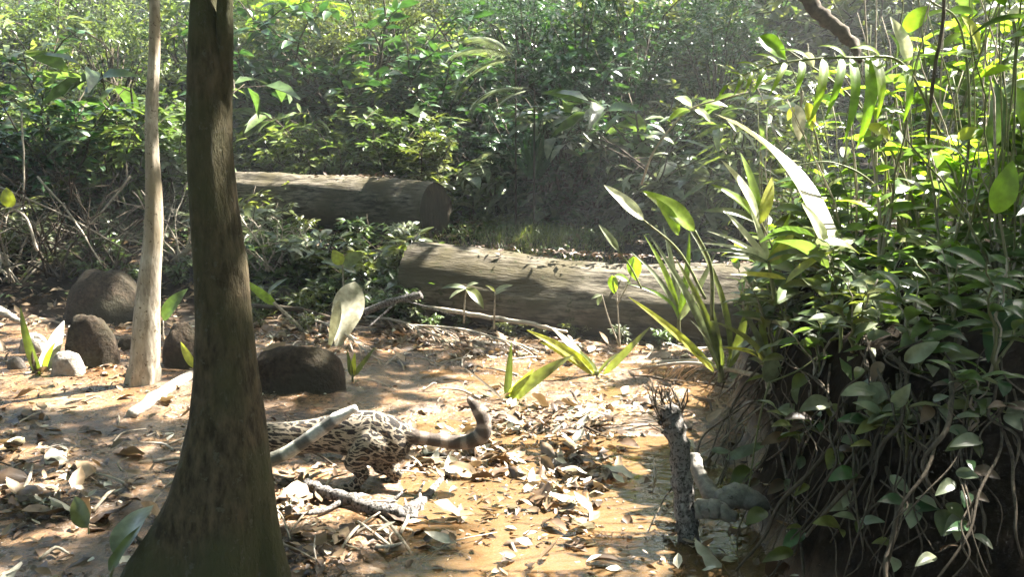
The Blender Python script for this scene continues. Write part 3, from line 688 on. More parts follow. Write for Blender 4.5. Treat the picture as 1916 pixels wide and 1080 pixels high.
plant('seedling', 'green seedling growing out of the sunlit mud just behind the cat\'s tail', (950, 756, 5.6),
      [((948, 750, 5.6), (957, 640, 5.6), 14, 'olive', 'blade', .02, (0, -1, .2)), ((955, 748, 5.6), (1075, 663, 5.5), 26, 'olive', 'blade', .16, (0, -1, .5)), ((940, 748, 5.6), (868, 688, 5.5), 7, 'darktwig', 'blade', .02), ((952, 746, 5.6), (1000, 690, 5.5), 16, 'yellow', 'blade', .08, (0, -1, .4))],
      [([(950, 765, 5.6), (950, 755, 5.6), (951, 742, 5.6)], 7, 'stem')])
plant('seedling', 'yellow green arching plant right of the middle seedling', (1115, 705, 6.2),
      [((1112, 700, 6.2), (985, 618, 6.1), 20, 'yellow', 'blade', .14, (0, -1, .6)), ((1110, 700, 6.2), (1010, 640, 6.1), 16, 'yellow', 'blade', .12, (0, -1, .5)), ((1130, 700, 6.2), (1218, 610, 6.1), 14, 'olive', 'blade', .06, (0, -1, .3)),
       ((1118, 700, 6.2), (1080, 655, 6.1), 12, 'olive', 'blade', .06), ((1120, 700, 6.2), (1160, 660, 6.1), 10, 'olive', 'blade', .06), ((1112, 700, 6.2), (1030, 612, 6.1), 22, 'pale', 'ovate', .03)],
      [([(1118, 712, 6.2), (1117, 704, 6.2), (1116, 694, 6.2)], 6, 'stem')])
plant('seedling', 'small upright seedling beside the rounded end of the long dark mound', (660, 708, 5.9),
      [((658, 704, 5.9), (650, 655, 5.9), 9, 'olive', 'blade', .04, (0, -1, .2)), ((662, 704, 5.9), (702, 650, 5.9), 9, 'olive', 'blade', .05, (0, -1, .2)), ((660, 704, 5.9), (664, 660, 5.9), 11, 'yellow', 'blade', .04, (0, -1, .2))], [([(660, 716, 5.9), (660, 708, 5.9), (660, 700, 5.9)], 3, 'stem')])
plant('seedling', 'leaning stalk with a yellow green leaf emerging from behind the big trunk', (590, 646, 7.4),
      [((515, 570, 7.4), (450, 520, 7.4), 16, 'bright', 'blade', .02, (0, -1, .4)), ((500, 552, 7.4), (540, 520, 7.4), 12, 'grey', 'ovate', .08)], [([(592, 648, 7.4), (560, 612, 7.4), (512, 566, 7.4)], 5, 'twig'), ([(588, 640, 7.4), (578, 615, 7.4), (566, 585, 7.4)], 3, 'twig')])
plant('seedling', 'seedling with drooping pale leaves in front of the left part of the thick log', (870, 600, 7.4),
      [((873, 540, 7.3), (826, 540, 7.3), 12, 'grey', 'ovate', .12), ((873, 538, 7.3), (905, 578, 7.2), 20, 'olive', 'ovate', .1), ((873, 540, 7.3), (840, 560, 7.2), 9, 'grey', 'ovate', .1), ((873, 536, 7.3), (895, 530, 7.3), 8, 'grey', 'ovate', .1)],
      [([(868, 604, 7.4), (869, 570, 7.35), (873, 538, 7.3)], 2, 'twig')])
plant('seedling', 'tiny three leaved seedling in front of the middle of the thick log', (925, 612, 7.3),
      [((926, 546, 7.2), (960, 534, 7.2), 10, 'grey', 'ovate', .1), ((926, 546, 7.2), (908, 534, 7.2), 7, 'yellow', 'ovate', .1), ((926, 552, 7.2), (948, 542, 7.2), 8, 'grey', 'ovate', .1)], [([(924, 615, 7.3), (925, 580, 7.25), (926, 546, 7.2)], 2, 'twig')])
plant('seedling', 'seedling hanging two leaves before the right part of the thick log', (1150, 640, 6.4),
      [((1125, 552, 6.4), (1106, 560, 6.4), 8, 'grey', 'ovate', .1), ((1125, 552, 6.4), (1118, 572, 6.4), 9, 'grey', 'ovate', .05), ((1145, 515, 6.4), (1150, 550, 6.4), 18, 'bright', 'ovate', .05), ((1150, 515, 6.4), (1180, 530, 6.4), 14, 'bright', 'ovate', .08), ((1185, 480, 6.4), (1190, 525, 6.4), 26, 'bright', 'ovate', .05)],
      [([(1160, 650, 6.4), (1140, 600, 6.4), (1126, 552, 6.4)], 1.6, 'twig'), ([(1160, 650, 6.4), (1155, 570, 6.4), (1150, 515, 6.4)], 1.6, 'twig'), ([(1155, 570, 6.4), (1180, 520, 6.4), (1188, 480, 6.4)], 1.4, 'twig')])
plant('seedling', 'yellow two leaved shoot at the left edge among bare twigs', (40, 470, 7.5),
      [((22, 388, 7.5), (12, 350, 7.5), 26, 'yellow', 'ovate', .08, (0, -1, .3)), ((22, 388, 7.5), (44, 382, 7.5), 10, 'dead1', 'ovate', .1)], [([(70, 470, 7.5), (50, 410, 7.5), (22, 388, 7.5)], 3, 'whitestick')])
plant('seedling', 'leafy shoot with broad yellow green leaves right of the big trunk', (640, 560, 8.2),
      [((640, 495, 8.2), (622, 468, 8.2), 22, 'yellow', 'ovate', .08, (0, -1, .4)), ((642, 495, 8.2), (682, 476, 8.2), 26, 'olive', 'ovate', .1, (0, -1, .5)), ((642, 500, 8.2), (600, 490, 8.2), 16, 'grey', 'ovate', .1), ((642, 502, 8.2), (668, 512, 8.2), 14, 'grey', 'ovate', .1)], [([(640, 560, 8.2), (642, 528, 8.2), (641, 496, 8.2)], 2, 'twig')])
plant('seedling', 'small leaf pair bent up in front of the dark boulder', (372, 690, 6.0), [((366, 690, 6.0), (338, 640, 6.0), 15, 'yellow', 'ovate', .05, (0, -1, .2)), ((305, 600, 6.3), (352, 540, 6.3), 26, 'green', 'ovate', .1, (0, -.8, .5))], [([(372, 700, 6.0), (370, 695, 6.0), (366, 688, 6.0)], 2, 'twig'), ([(312, 660, 6.3), (306, 630, 6.3), (305, 600, 6.3)], 2, 'twig')])
plant('broad_leaf', 'broad pale green leaf at the foot of the big trunk, bottom left', (225, 1030, 2.95), [((222, 1045, 2.85), (290, 945, 3.1), 62, 'grey', 'ovate', .1, (-.3, -.8, .6)), ((205, 1070, 2.8), (262, 985, 2.9), 24, 'olive', 'blade', .05, (-.3, -.8, .6))], [([(205, 1090, 2.8), (212, 1065, 2.8), (222, 1045, 2.85)], 3, 'stem')])
plant('broad_leaf', 'upright rounded grey leaf on the litter at the lower left', (160, 990, 3.3), [((165, 988, 3.3), (140, 930, 3.4), 36, 'olive', 'ovate', .05, (0, -1, .3))], [([(166, 1000, 3.3), (166, 994, 3.3), (165, 986, 3.3)], 2, 'stem')])
plant('grass_clump', 'upright clump of strap leaves in the dark gap behind the logs', (1000, 330, 11.5),
      [((1000 + random.uniform(-12, 12), 335, 11.5), (960 + i * 8 + random.uniform(-8, 8), 222 + abs(i - 5) * 9 + random.uniform(0, 20), 11.5 + random.uniform(-.4, .4)), 9, 'deep', 'blade', random.uniform(-.05, .1), (0, -1, .2)) for i in range(11)], cat='grass clump')

# big plants on the bank, right hand side
dl = 4.2
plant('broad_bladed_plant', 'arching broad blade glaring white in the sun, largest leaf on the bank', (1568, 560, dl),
      [((1560, 525, dl), (1335, 212, dl + 1.0), 84, 'white_leaf', 'blade', .1, (.6, -.3, .9)), ((1548, 470, dl), (1500, 380, dl), 28, 'pale', 'ovate', .05, (.4, -.8, .5))], [([(1585, 620, dl), (1578, 570, dl), (1560, 524, dl)], 6, 'stem')])  # the big blade's sun glare is put into its pale leaf colour
plant('broad_bladed_plant', 'plant with big bright green paddle leaf above the right end of the thick log', (1330, 560, 5.2),
      [((1300, 432, 5.1), (1203, 358, 5.1), 38, 'bright', 'ovate', .06, (.2, -1, .7)), ((1205, 412, 5.2), (1130, 346, 5.2), 24, 'pale', 'ovate', .03, (.2, -1, .6)), ((1158, 470, 5.2), (1120, 420, 5.2), 14, 'grey', 'ovate', .04, (.2, -1, .5)), ((1270, 440, 5.1), (1225, 370, 5.0), 26, 'bright', 'ovate', .05, (.2, -1, .6))],
      [([(1332, 600, 5.2), (1330, 500, 5.15), (1300, 432, 5.1)], 4, 'stem'), ([(1320, 560, 5.2), (1270, 470, 5.2), (1204, 412, 5.2)], 3, 'stem'), ([(1200, 540, 5.2), (1180, 500, 5.2), (1158, 470, 5.2)], 2, 'stem')])
plant('strap_leaved_plant', 'strap leaved plant at the foot of the bank with a yellow drooping blade', (1345, 700, 5.3),
      [((1335, 695, 5.3), (1176, 556, 5.1), 17, 'yellow', 'blade', .06, (.2, -1, .5)), ((1345, 690, 5.3), (1215, 440, 5.3), 16, 'grey', 'blade', .08, (.2, -1, .4)), ((1350, 690, 5.3), (1260, 478, 5.3), 15, 'olive', 'blade', .1, (.2, -1, .4)), ((1345, 700, 5.3), (1292, 600, 5.2), 12, 'grey', 'blade', .1), ((1350, 695, 5.3), (1330, 560, 5.3), 16, 'olive', 'blade', .1), ((1362, 690, 5.3), (1400, 560, 5.3), 18, 'olive', 'blade', .1), ((1360, 690, 5.3), (1450, 620, 5.1), 16, 'grey', 'blade', .15), ((1350, 700, 5.3), (1240, 640, 5.2), 8, 'olive', 'blade', .1), ((1366, 680, 5.2), (1290, 430, 5.3), 13, 'olive', 'blade', .14)],
      [([(1350, 715, 5.3), (1349, 700, 5.3), (1348, 680, 5.3)], 8, 'stem')])
plant('strap_leaved_plant', 'fan of long thin bright blades on the bank, beside the white blade', (1440, 500, 4.4),
      [((1438, 492, 4.4), t_, w_, m_, 'blade', dr_, (.2, -1, .5)) for t_, w_, m_, dr_ in [((1352, 390, 4.4), 14, 'pale', .02), ((1400, 380, 4.4), 13, 'pale', .03), ((1322, 432, 4.4), 9, 'pale', .12), ((1312, 455, 4.4), 8, 'pale', .16), ((1290, 470, 4.4), 8, 'grey', .18), ((1480, 395, 4.4), 14, 'bright', .06), ((1530, 450, 4.3), 22, 'bright', .1), ((1345, 480, 4.3), 9, 'grey', .12), ((1495, 420, 4.3), 18, 'yellow', .08)]] +
      [((1470, 522, 4.3), (1365, 514, 4.2), 14, 'yellow', 'blade', .04, (0, -.7, .8)), ((1470, 530, 4.2), (1560, 470, 4.1), 20, 'yellow', 'ovate', .08)], [([(1450, 560, 4.4), (1445, 530, 4.4), (1438, 490, 4.4)], 5, 'stem')])
plant('strap_leaved_plant', 'single upright yellow green spear leaf on the bank with drooping folded blade beside it', (1668, 740, 3.5),
      [((1666, 612, 3.5), (1656, 500, 3.45), 27, 'bright', 'ovate', .02, (.1, -1, .1)), ((1664, 612, 3.5), (1575, 488, 3.6), 17, 'grey', 'blade', .1, (.2, -1, .4))], [([(1670, 900, 3.4), (1668, 740, 3.45), (1665, 610, 3.5)], 3, 'stem')])
plant('strap_leaved_plant', 'strap leaved plant arching over the left shoulder of the bank', (1430, 690, 4.8),
      [((1430, 690, 4.8), t_, w_, m_, 'blade', dr_, (.2, -.8, .6)) for t_, w_, m_, dr_ in [((1330, 600, 4.7), 14, 'olive', .2), ((1368, 560, 4.8), 15, 'grey', .15), ((1400, 520, 4.8), 16, 'olive', .08), ((1470, 540, 4.8), 16, 'bright', .1), ((1520, 590, 4.6), 15, 'grey', .2), ((1345, 650, 4.6), 12, 'yellow', .2), ((1500, 650, 4.5), 13, 'olive', .2)]], [([(1432, 710, 4.8), (1431, 700, 4.8), (1430, 685, 4.8)], 6, 'stem')])
plant('strap_leaved_plant', 'slender strap leaved plant rising before the right end of the thick log', (1270, 600, 6.3),
      [((1270, 600, 6.3), t_, w_, m_, 'blade', dr_, (.2, -.8, .6)) for t_, w_, m_, dr_ in [((1180, 470, 6.2), 12, 'grey', .12), ((1205, 440, 6.3), 13, 'bright', .1), ((1240, 420, 6.3), 13, 'grey', .05), ((1290, 430, 6.3), 13, 'bright', .06), ((1340, 470, 6.2), 13, 'grey', .14), ((1170, 530, 6.1), 9, 'bright', .2)]], [([(1270, 640, 6.3), (1270, 620, 6.3), (1270, 595, 6.3)], 5, 'stem')])
plant('broad_bladed_plant', 'cluster of broad sunlit blades between the white blade and palm frond', (1420, 420, 4.9),
      [((1420, 420, 4.9), t_, w_, m_, 'ovate', dr_, (.3, -.7, .7)) for t_, w_, m_, dr_ in [((1330, 345, 4.9), 22, 'bright', .1), ((1350, 300, 4.9), 22, 'pale', .08), ((1385, 285, 5.0), 20, 'bright', .06), ((1310, 395, 4.8), 18, 'grey', .12), ((1445, 330, 5.0), 22, 'yellow', .06)]], [([(1430, 520, 4.9), (1424, 470, 4.9), (1420, 418, 4.9)], 4, 'stem')])
# broad grey leaves over the dark bank
BL = [((1440, 716, 3.6), (1436, 652, 3.5), 36, 'stem at the left of the dark bank'), ((1364, 698, 3.9), (1412, 722, 3.8), 26, ''), ((1622, 622, 3.3), (1694, 672, 3.25), 36, ''), ((1692, 676, 3.25), (1758, 640, 3.3), 30, ''), ((1480, 730, 3.5), (1545, 790, 3.4), 40, ''),
      ((1632, 716, 3.3), (1668, 762, 3.25), 30, ''), ((1672, 762, 3.25), (1704, 718, 3.3), 26, ''), ((1358, 860, 3.5), (1442, 828, 3.4), 20, ''), ((1330, 842, 3.5), (1372, 848, 3.4), 12, ''), ((1788, 884, 3.1), (1832, 894, 3.05), 22, ''), ((1850, 545, 3.2), (1888, 568, 3.2), 22, ''), ((1665, 890, 3.2), (1702, 925, 3.15), 20, ''), ((1745, 748, 3.2), (1776, 742, 3.15), 14, '')]
plant('broad_leaved_plant', 'trailing plant with broad grey green leaves hanging over the dark bank', (1600, 720, 3.5),
      [(tuple(a[:2]) + (bhit(a[0], a[1], .16).y,), tuple(b[:2]) + (bhit(a[0], a[1], .16).y - .04,), w, 'grey', 'ovate', .1, (random.uniform(-.4, .1), -.9, .5)) for a, b, w, _ in BL],
      [([(1440, 714, 3.6), (1420, 790, 3.55), (1400, 920, 3.5)], 2.2, 'stem'), ([(1694, 674, 3.25), (1672, 800, 3.25), (1650, 960, 3.2)], 2.5, 'stem'), ([(1668, 760, 3.25), (1680, 840, 3.2), (1690, 930, 3.2)], 2.5, 'stem'), ([(1592, 716, 3.4), (1630, 690, 3.4), (1680, 665, 3.3)], 2.2, 'stem'), ([(1574, 560, 3.5), (1572, 740, 3.4), (1570, 1030, 3.25)], 4, 'stem'), ([(1442, 716, 3.6), (1500, 690, 3.6), (1545, 655, 3.6)], 2, 'stem')])
plant('broad_leaved_plant', 'dark drooping leaf plant at the far right over the bank', (1880, 620, 2.9),
      [((1893, 560, 2.9), (1848, 678, 2.8), 56, 'deep', 'ovate', .04, (-.5, -.8, .4)), ((1862, 400, 3.0), (1895, 300, 3.0), 44, 'bright', 'ovate', .05, (-.2, -1, .3)), ((1905, 560, 2.9), (1925, 640, 2.8), 40, 'deep', 'ovate', .05, (-.2, -1, .3))], [([(1870, 720, 2.95), (1890, 560, 2.95), (1870, 400, 3)], 4, 'stem')])
# near palm frond, each leaflet built
def near_frond(label, rach, leaflets, w, m):
    d = rach[0][2]; T = thing('palm_frond', label, 'palm frond', px(*rach[0])); P = curve([px(*p) for p in rach], 12)
    mb = MB(); mb.tube(P, lerp_list([.006, .005, .002], len(P)), 7); part('rachis', mb, 'stem', T)
    for i, (t, tip, ww) in enumerate(leaflets):
        a = P[int(t * (len(P) - 1))]; mb = MB()
        if w == 9 and not keep(np.array([list(a)]))[0]: continue
        mb.leaf(a, px(*tip), ww * d / FPX, (.2, -.7, .7), .16, .25, 9, 'blade'); part('leaflet', mb, m, T)
near_frond('arching palm frond with hanging green leaflets, top right of the clearing', [(1760, 250, 3.9), (1690, 120, 3.85), (1600, 108, 3.8), (1500, 112, 3.8), (1420, 128, 3.8), (1362, 158, 3.8)],
    [(1, (1343, 184, 3.8), 7), (.9, (1372, 180, 3.75), 8), (.84, (1392, 176, 3.75), 8), (.78, (1408, 176, 3.75), 9), (.68, (1438, 182, 3.72), 11), (.6, (1486, 182, 3.72), 14), (.52, (1512, 238, 3.7), 18), (.46, (1542, 226, 3.7), 16), (.42, (1578, 268, 3.7), 20), (.36, (1602, 280, 3.7), 26), (.34, (1640, 225, 3.7), 20), (.3, (1590, 90, 3.8), 14), (.44, (1530, 86, 3.85), 11), (.58, (1450, 96, 3.85), 10), (.7, (1405, 104, 3.85), 10), (.8, (1375, 120, 3.85), 8), (.24, (1660, 60, 3.8), 16), (.2, (1690, 230, 3.75), 18), (.9, (1352, 140, 3.85), 6)], 12, 'bright')
near_frond('small palm frond with fine pale leaflets in the middle of the right bush', [(1720, 470, 4.1), (1640, 350, 4.1), (1560, 305, 4.1), (1480, 310, 4.1)],
    [(.3 + .7 * k / 9, (1640 - k * 20 - 12, 345 - k * 2 + 45, 4.05), 8) for k in range(10)] + [(.3 + .7 * k / 9, (1640 - k * 20 + 5, 318 - k * 6 - 28, 4.15), 8) for k in range(10)], 9, 'bright')
plant('leafy_shrub', 'branch of shrub with glossy oval leaves reaching left from the right bush', (1215, 360, 5.6),
      [((1295, 200, 5.5), (1262, 182, 5.5), 26, 'bright', 'ovate', .06), ((1292, 206, 5.5), (1250, 226, 5.5), 22, 'bright', 'ovate', .08), ((1310, 195, 5.5), (1362, 200, 5.5), 20, 'bright', 'ovate', .08), ((1245, 250, 5.5), (1212, 232, 5.5), 10, 'grey', 'ovate', .1), ((1235, 260, 5.5), (1205, 258, 5.5), 9, 'grey', 'ovate', .12), ((1240, 258, 5.5), (1262, 270, 5.5), 10, 'grey', 'ovate', .1), ((1222, 290, 5.5), (1250, 288, 5.5), 6, 'grey', 'ovate', .1), ((1300, 205, 5.5), (1330, 230, 5.5), 20, 'grey', 'ovate', .08), ((1335, 190, 5.4), (1380, 175, 5.4), 12, 'bright', 'ovate', .06)],
      [([(1200, 345, 5.6), (1222, 285, 5.5), (1262, 232, 5.5), (1300, 200, 5.5), (1400, 172, 5.4)], 2.2, 'twig')])

# ------------------------------------------------------------------ procedural leafy plants
def shrub_meshes(seed, H, spread, nst, leafL, wr, per, droop=.3, sub=6, n=3, upright=.5):
    rg = random.Random(seed); mb = MB(); pos = []; ax = []
    for s_ in range(nst):
        az = rg.uniform(0, 2 * math.pi); ln = rg.uniform(.15, 1) * spread; h = H * rg.uniform(.6, 1)
        P = [Vector((math.cos(az) * ln * (t ** 1.5) + rg.uniform(-.03, .03) * H, math.sin(az) * ln * (t ** 1.5) + rg.uniform(-.03, .03) * H, h * (t ** .85))) for t in [k / 6 for k in range(7)]]
        P[0] = Vector((rg.uniform(-.04, .04), rg.uniform(-.04, .04), -.05)); r = .006 + .007 * H
        mb.tube(P, lerp_list([r, r * .7, r * .25], 7), 5)
        for k in range(sub):
            t = rg.uniform(.04, 1); i = min(5, int(t * 6)); p = P[i].lerp(P[i + 1], t * 6 - i if i < 6 else 0)
            a2 = rg.uniform(0, 2 * math.pi); L = H * rg.uniform(.12, .34) * (1.2 - .4 * t)
            d = Vector((math.cos(a2), math.sin(a2), rg.uniform(-.1, .8))).normalized()
            e = p + d * L - Vector((0, 0, L * .15)); mid = (p + e) / 2 + Vector((0, 0, L * .1)); mb.tube([p, mid, e], [r * .4, r * .3, r * .15], 4, False)
            for j in range(per):
                u = (j + rg.random()) / per; b = p.lerp(mid, u * 2) if u < .5 else mid.lerp(e, u * 2 - 1)
                sgn = 1 if j % 2 else -1; sd = d.cross(Vector((0, 0, 1))).normalized() * sgn
                q = (d * rg.uniform(.2, .9) + sd * rg.uniform(.5, 1) + Vector((rg.uniform(-.3, .3), rg.uniform(-.3, .3), rg.uniform(-.5, .5)))).normalized()
                pos.append(b); ax.append(q)
    pos = np.array([tuple(p) for p in pos]); ax = np.array([tuple(p) for p in ax]); rr = np.random.default_rng(seed)
    up = np.stack([rr.normal(0, .45, len(pos)), rr.normal(0, .45, len(pos)), np.ones(len(pos))], -1)
    V, F = leaves_np(pos, ax, up, leafL * rr.uniform(.55, 1.25, len(pos)), wr * rr.uniform(.8, 1.2, len(pos)), n, droop)
    return mb, (V, F)
def proto(seed, mat_leaf, mat_stem='root', **k):
    mb, (V, F) = shrub_meshes(seed, **k); st = mb.mesh('stems'); st.materials.append(M[mat_stem])
    lf = mesh_np('foliage', V, F); lf.materials.append(M[mat_leaf]); return st, lf
PR = {
 'fine':  [proto(1, 'green', H=1.6, spread=.8, nst=9, leafL=.125, wr=.42, per=13, sub=16), proto(2, 'olive', H=1.6, spread=.9, nst=9, leafL=.15, wr=.34, per=12, sub=16)],
 'pale':  [proto(3, 'grey', H=1.3, spread=.8, nst=8, leafL=.145, wr=.38, per=11, sub=10), proto(4, 'soft', H=1.5, spread=.8, nst=8, leafL=.16, wr=.4, per=9, sub=10)],
 'deep':  [proto(5, 'deep', H=1.8, spread=1.0, nst=10, leafL=.14, wr=.42, per=11, sub=12), proto(6, 'deep', H=1.5, spread=1.0, nst=9, leafL=.12, wr=.36, per=10, sub=10)],
 'long':  [proto(7, 'soft', H=1.4, spread=.9, nst=8, leafL=.2, wr=.2, per=8, sub=8, droop=.45), proto(8, 'green', H=1.7, spread=.9, nst=8, leafL=.14, wr=.3, per=9, sub=9)],
 'broad': [proto(15, 'grey', H=1.2, spread=.8, nst=7, leafL=.27, wr=.4, per=4, sub=6, droop=.5), proto(16, 'green', H=1.6, spread=.9, nst=7, leafL=.3, wr=.36, per=4, sub=6, droop=.5), proto(17, 'soft', H=1.4, spread=.9, nst=7, leafL=.36, wr=.15, per=5, sub=6, droop=.6)],
 'low':   [proto(9, 'grey', H=.5, spread=.5, nst=9, leafL=.12, wr=.36, per=6, sub=5, mat_stem='darktwig'), proto(10, 'olive', H=.5, spread=.5, nst=9, leafL=.14, wr=.3, per=6, sub=5, mat_stem='darktwig'), proto(14, 'green', H=.45, spread=.5, nst=9, leafL=.11, wr=.38, per=6, sub=5, mat_stem='darktwig')],
}
def crown_proto(seed, m, n=2600, R_=2.0, hz=1.5, leafL=.14, wr=.4):
    rr = np.random.default_rng(seed); nc = 26
    c_ = rr.normal(0, 1, (nc, 3)); c_ = nrm(c_) * (rr.random((nc, 1)) ** .5) * np.array([R_, R_, hz]); sz = rr.uniform(.25, .6, nc) * R_ * .6
    w = rr.integers(0, nc, n); off = rr.normal(0, .42, (n, 3)) * sz[w][:, None] * np.array([1, 1, .6])
    pos = c_[w] + off; ax = nrm(rr.normal(0, 1, (n, 3)) * np.array([1, 1, .5]) + nrm(off) * .6); up = np.stack([rr.normal(0, .4, n), rr.normal(0, .4, n), np.ones(n)], -1)
    V, F = leaves_np(pos, ax, up, leafL * rr.uniform(.6, 1.3, n), wr, 2, .3); me = mesh_np('crown', V, F); me.materials.append(M[m])
    mb = MB()
    for p in c_: mb.tube([Vector((0, 0, -hz * 1.2)), Vector(p) * .5 + Vector((0, 0, -.2)), Vector(p)], [.025, .015, .006], 5, False)
    lm = mb.mesh('limbs'); lm.materials.append(M['root']); return me, lm
CR = [crown_proto(21, 'green'), crown_proto(22, 'olive'), crown_proto(23, 'deep', leafL=.17), crown_proto(24, 'soft', leafL=.13), crown_proto(25, 'deep', leafL=.12, wr=.5)]
def wherex(u):
    if u < 265: return 'left of the slender tree'
    if u < 350: return 'between slender tree and big trunk'
    if u < 620: return 'just right of the big trunk'
    if u < 850: return 'above the far log\'s sawn end'
    if u < 1050: return 'behind the middle of the clearing'
    if u < 1250: return 'in the dark gap right of centre'
    if u < 1500: return 'behind the near palm frond'
    return 'behind the bushes at the right'
LOOK = {'fine': 'fine leaved shrub', 'pale': 'pale twiggy shrub', 'deep': 'dark glossy shrub', 'long': 'narrow leaved shrub', 'low': 'low leafy plant', 'broad': 'broad leaved shrub'}
RANKED = []
SIZEW = ['short', 'medium', 'tall']
def put_shrub(kind, u, d, scale, v=None, group='shrubs of the forest edge', depthword=''):
    X0 = (u - 958) / FPX * d; st, lf = (PR[kind][v % len(PR[kind])] if v is not None else random.choice(PR[kind]))
    lab = f"{LOOK[kind]} {wherex(u)}{depthword}"
    T = thing('shrub' if kind != 'low' else 'undergrowth_plant', lab, 'shrub' if kind != 'low' else 'plant', (X0, d, gz(X0, d)), group)
    RANKED.append((T, X0 / d))
    s3 = scale * random.uniform(.9, 1.1); T.scale = (s3, s3, scale); T.rotation_euler = (random.uniform(-.08, .08), random.uniform(-.08, .08), random.uniform(0, 6.28))
    for nm, me_ in (('stems', st), ('foliage', lf)):
        o = bpy.data.objects.new(nm, me_); COL.objects.link(o); o.parent = T
        if nm == 'foliage': o['kind'] = 'stuff'
    return T
rs = random.Random(5)
# first row, low, between and behind the logs
for u in list(range(-40, 800, 46)):
    put_shrub('low', u + rs.uniform(-15, 15), rs.uniform(9.0, 10.2) if u > 300 else rs.uniform(9.0, 10.5), rs.uniform(.55, .95), group='undergrowth before the far log', depthword=', brush front')
for u in range(400, 800, 34):
    put_shrub('low', u + rs.uniform(-12, 12), rs.uniform(8.3, 9.4), rs.uniform(.4, .75), group='undergrowth before the far log', depthword=', clearing edge')
for u in list(range(850, 1500, 60)):
    put_shrub('low', u + rs.uniform(-15, 15), rs.uniform(9.3, 12.0), rs.uniform(.35, .7), group='undergrowth behind the thick log', depthword=', past thick log')
for (u, d, sc, kd) in [(745, 8.5, 1.0, 'low'), (700, 8.7, 1.1, 'low'), (660, 8.9, 1.2, 'low'), (560, 9.1, 1.3, 'low'), (500, 9.2, 1.3, 'low'), (605, 9.2, 1.3, 'low'), (470, 9.6, 1.4, 'low'), (740, 9.3, 1.2, 'low'), (790, 8.9, .8, 'low'), (772, 7.85, .62, 'low'), (738, 8.0, .8, 'low'), (815, 7.75, .4, 'low'), (700, 8.1, .7, 'low')]:
    put_shrub(kd, u, d, sc, group='undergrowth before the far log', depthword=', beside thick log end')
def pick(u, r):
    if u < 830: return r.choice(['fine', 'fine', 'pale', 'long', 'pale', 'fine'])
    if u < 1330: return r.choice(['deep', 'deep', 'fine', 'deep'])
    return r.choice(['fine', 'long', 'deep'])
for u in range(-80, 1520, 62):
    if 850 < u < 1000: continue
    d = rs.uniform(11.6, 13.0) if u < 850 else rs.uniform(11.8, 14)
    if u < 850: d = max(d, 14.6 - (u - 150) * .0032)
    put_shrub(pick(u, rs), u + rs.uniform(-20, 20), d, rs.uniform(.8, 1.25), depthword=', front row')
for u in range(-90, 1560, 60):
    put_shrub(pick(u, rs), u + rs.uniform(-20, 20), rs.uniform(14.4, 16), rs.uniform(1.25, 1.75), depthword=', middle row')
for u in range(-100, 1900, 75):
    put_shrub(pick(u, rs), u + rs.uniform(-30, 30), rs.uniform(17, 19.5), rs.uniform(2.0, 2.7), depthword=', back row')
for u in range(-150, 340, 60):
    put_shrub('fine' if rs.random() < .6 else 'pale', u + rs.uniform(-20, 20), rs.uniform(10.8, 12.2), rs.uniform(.9, 1.3), depthword=', nearest row')
for (u, d, sc) in [(-20, 10.6, .9), (110, 10.4, 1.0), (215, 10.8, 1.1), (330, 10.8, .9), (480, 14.0, 1.3), (560, 13.6, 1.1), (640, 13.9, 1.4), (740, 13.8, 1.2), (800, 14.0, 1.5), (880, 12.9, .8), (940, 12.4, .9), (1000, 12.2, 1.0), (1060, 11.9, 1.0), (1120, 11.9, 1.0), (1170, 11.5, 1.1), (1240, 10.5, .9), (1300, 10.2, 1.0), (1380, 10.0, 1.1), (1020, 12, 1.4), (1200, 12.0, 1.5), (90, 11.6, 1.6), (260, 12, 1.7), (520, 14.6, 1.9), (690, 14.6, 1.9)]:
    put_shrub('broad' if d * 10 % 3 < 2 else 'deep', u, d, sc, group='broad leaved shrubs at the forest edge', depthword=', in front')
for (u, d, sc) in [(0, 9.3, .9), (70, 9.6, .8), (140, 9.2, .7), (210, 9.5, .9), (40, 10, 1.2), (240, 9.0, .6), (455, 11.3, 1.3), (500, 11.0, 1.0), (550, 10.7, .7), (690, 10.3, .8), (770, 10.0, .8)]:
    put_shrub('low', u, d, sc, group='undergrowth before the far log', depthword=', by twigs' if u < 300 else ', before log')
for (u, v, d, sc, k_) in [(560, 100, 15, .6, 1), (230, 90, 14.5, .6, 3), (700, 60, 15.5, .7, 1), (1080, 100, 15, .75, 2), (1180, 50, 15.5, .8, 4), (980, 50, 15.8, .7, 4), (1330, 90, 14, .6, 4)]:
    NEARTREES = globals().setdefault('NEARTREES', []); NEARTREES.append((u, v, d, sc, k_))
TREELAB = ['leafy green crowned tree', 'olive leaved tree', 'dark crowned tree', 'bright leaved tree', 'deep green rounded tree']
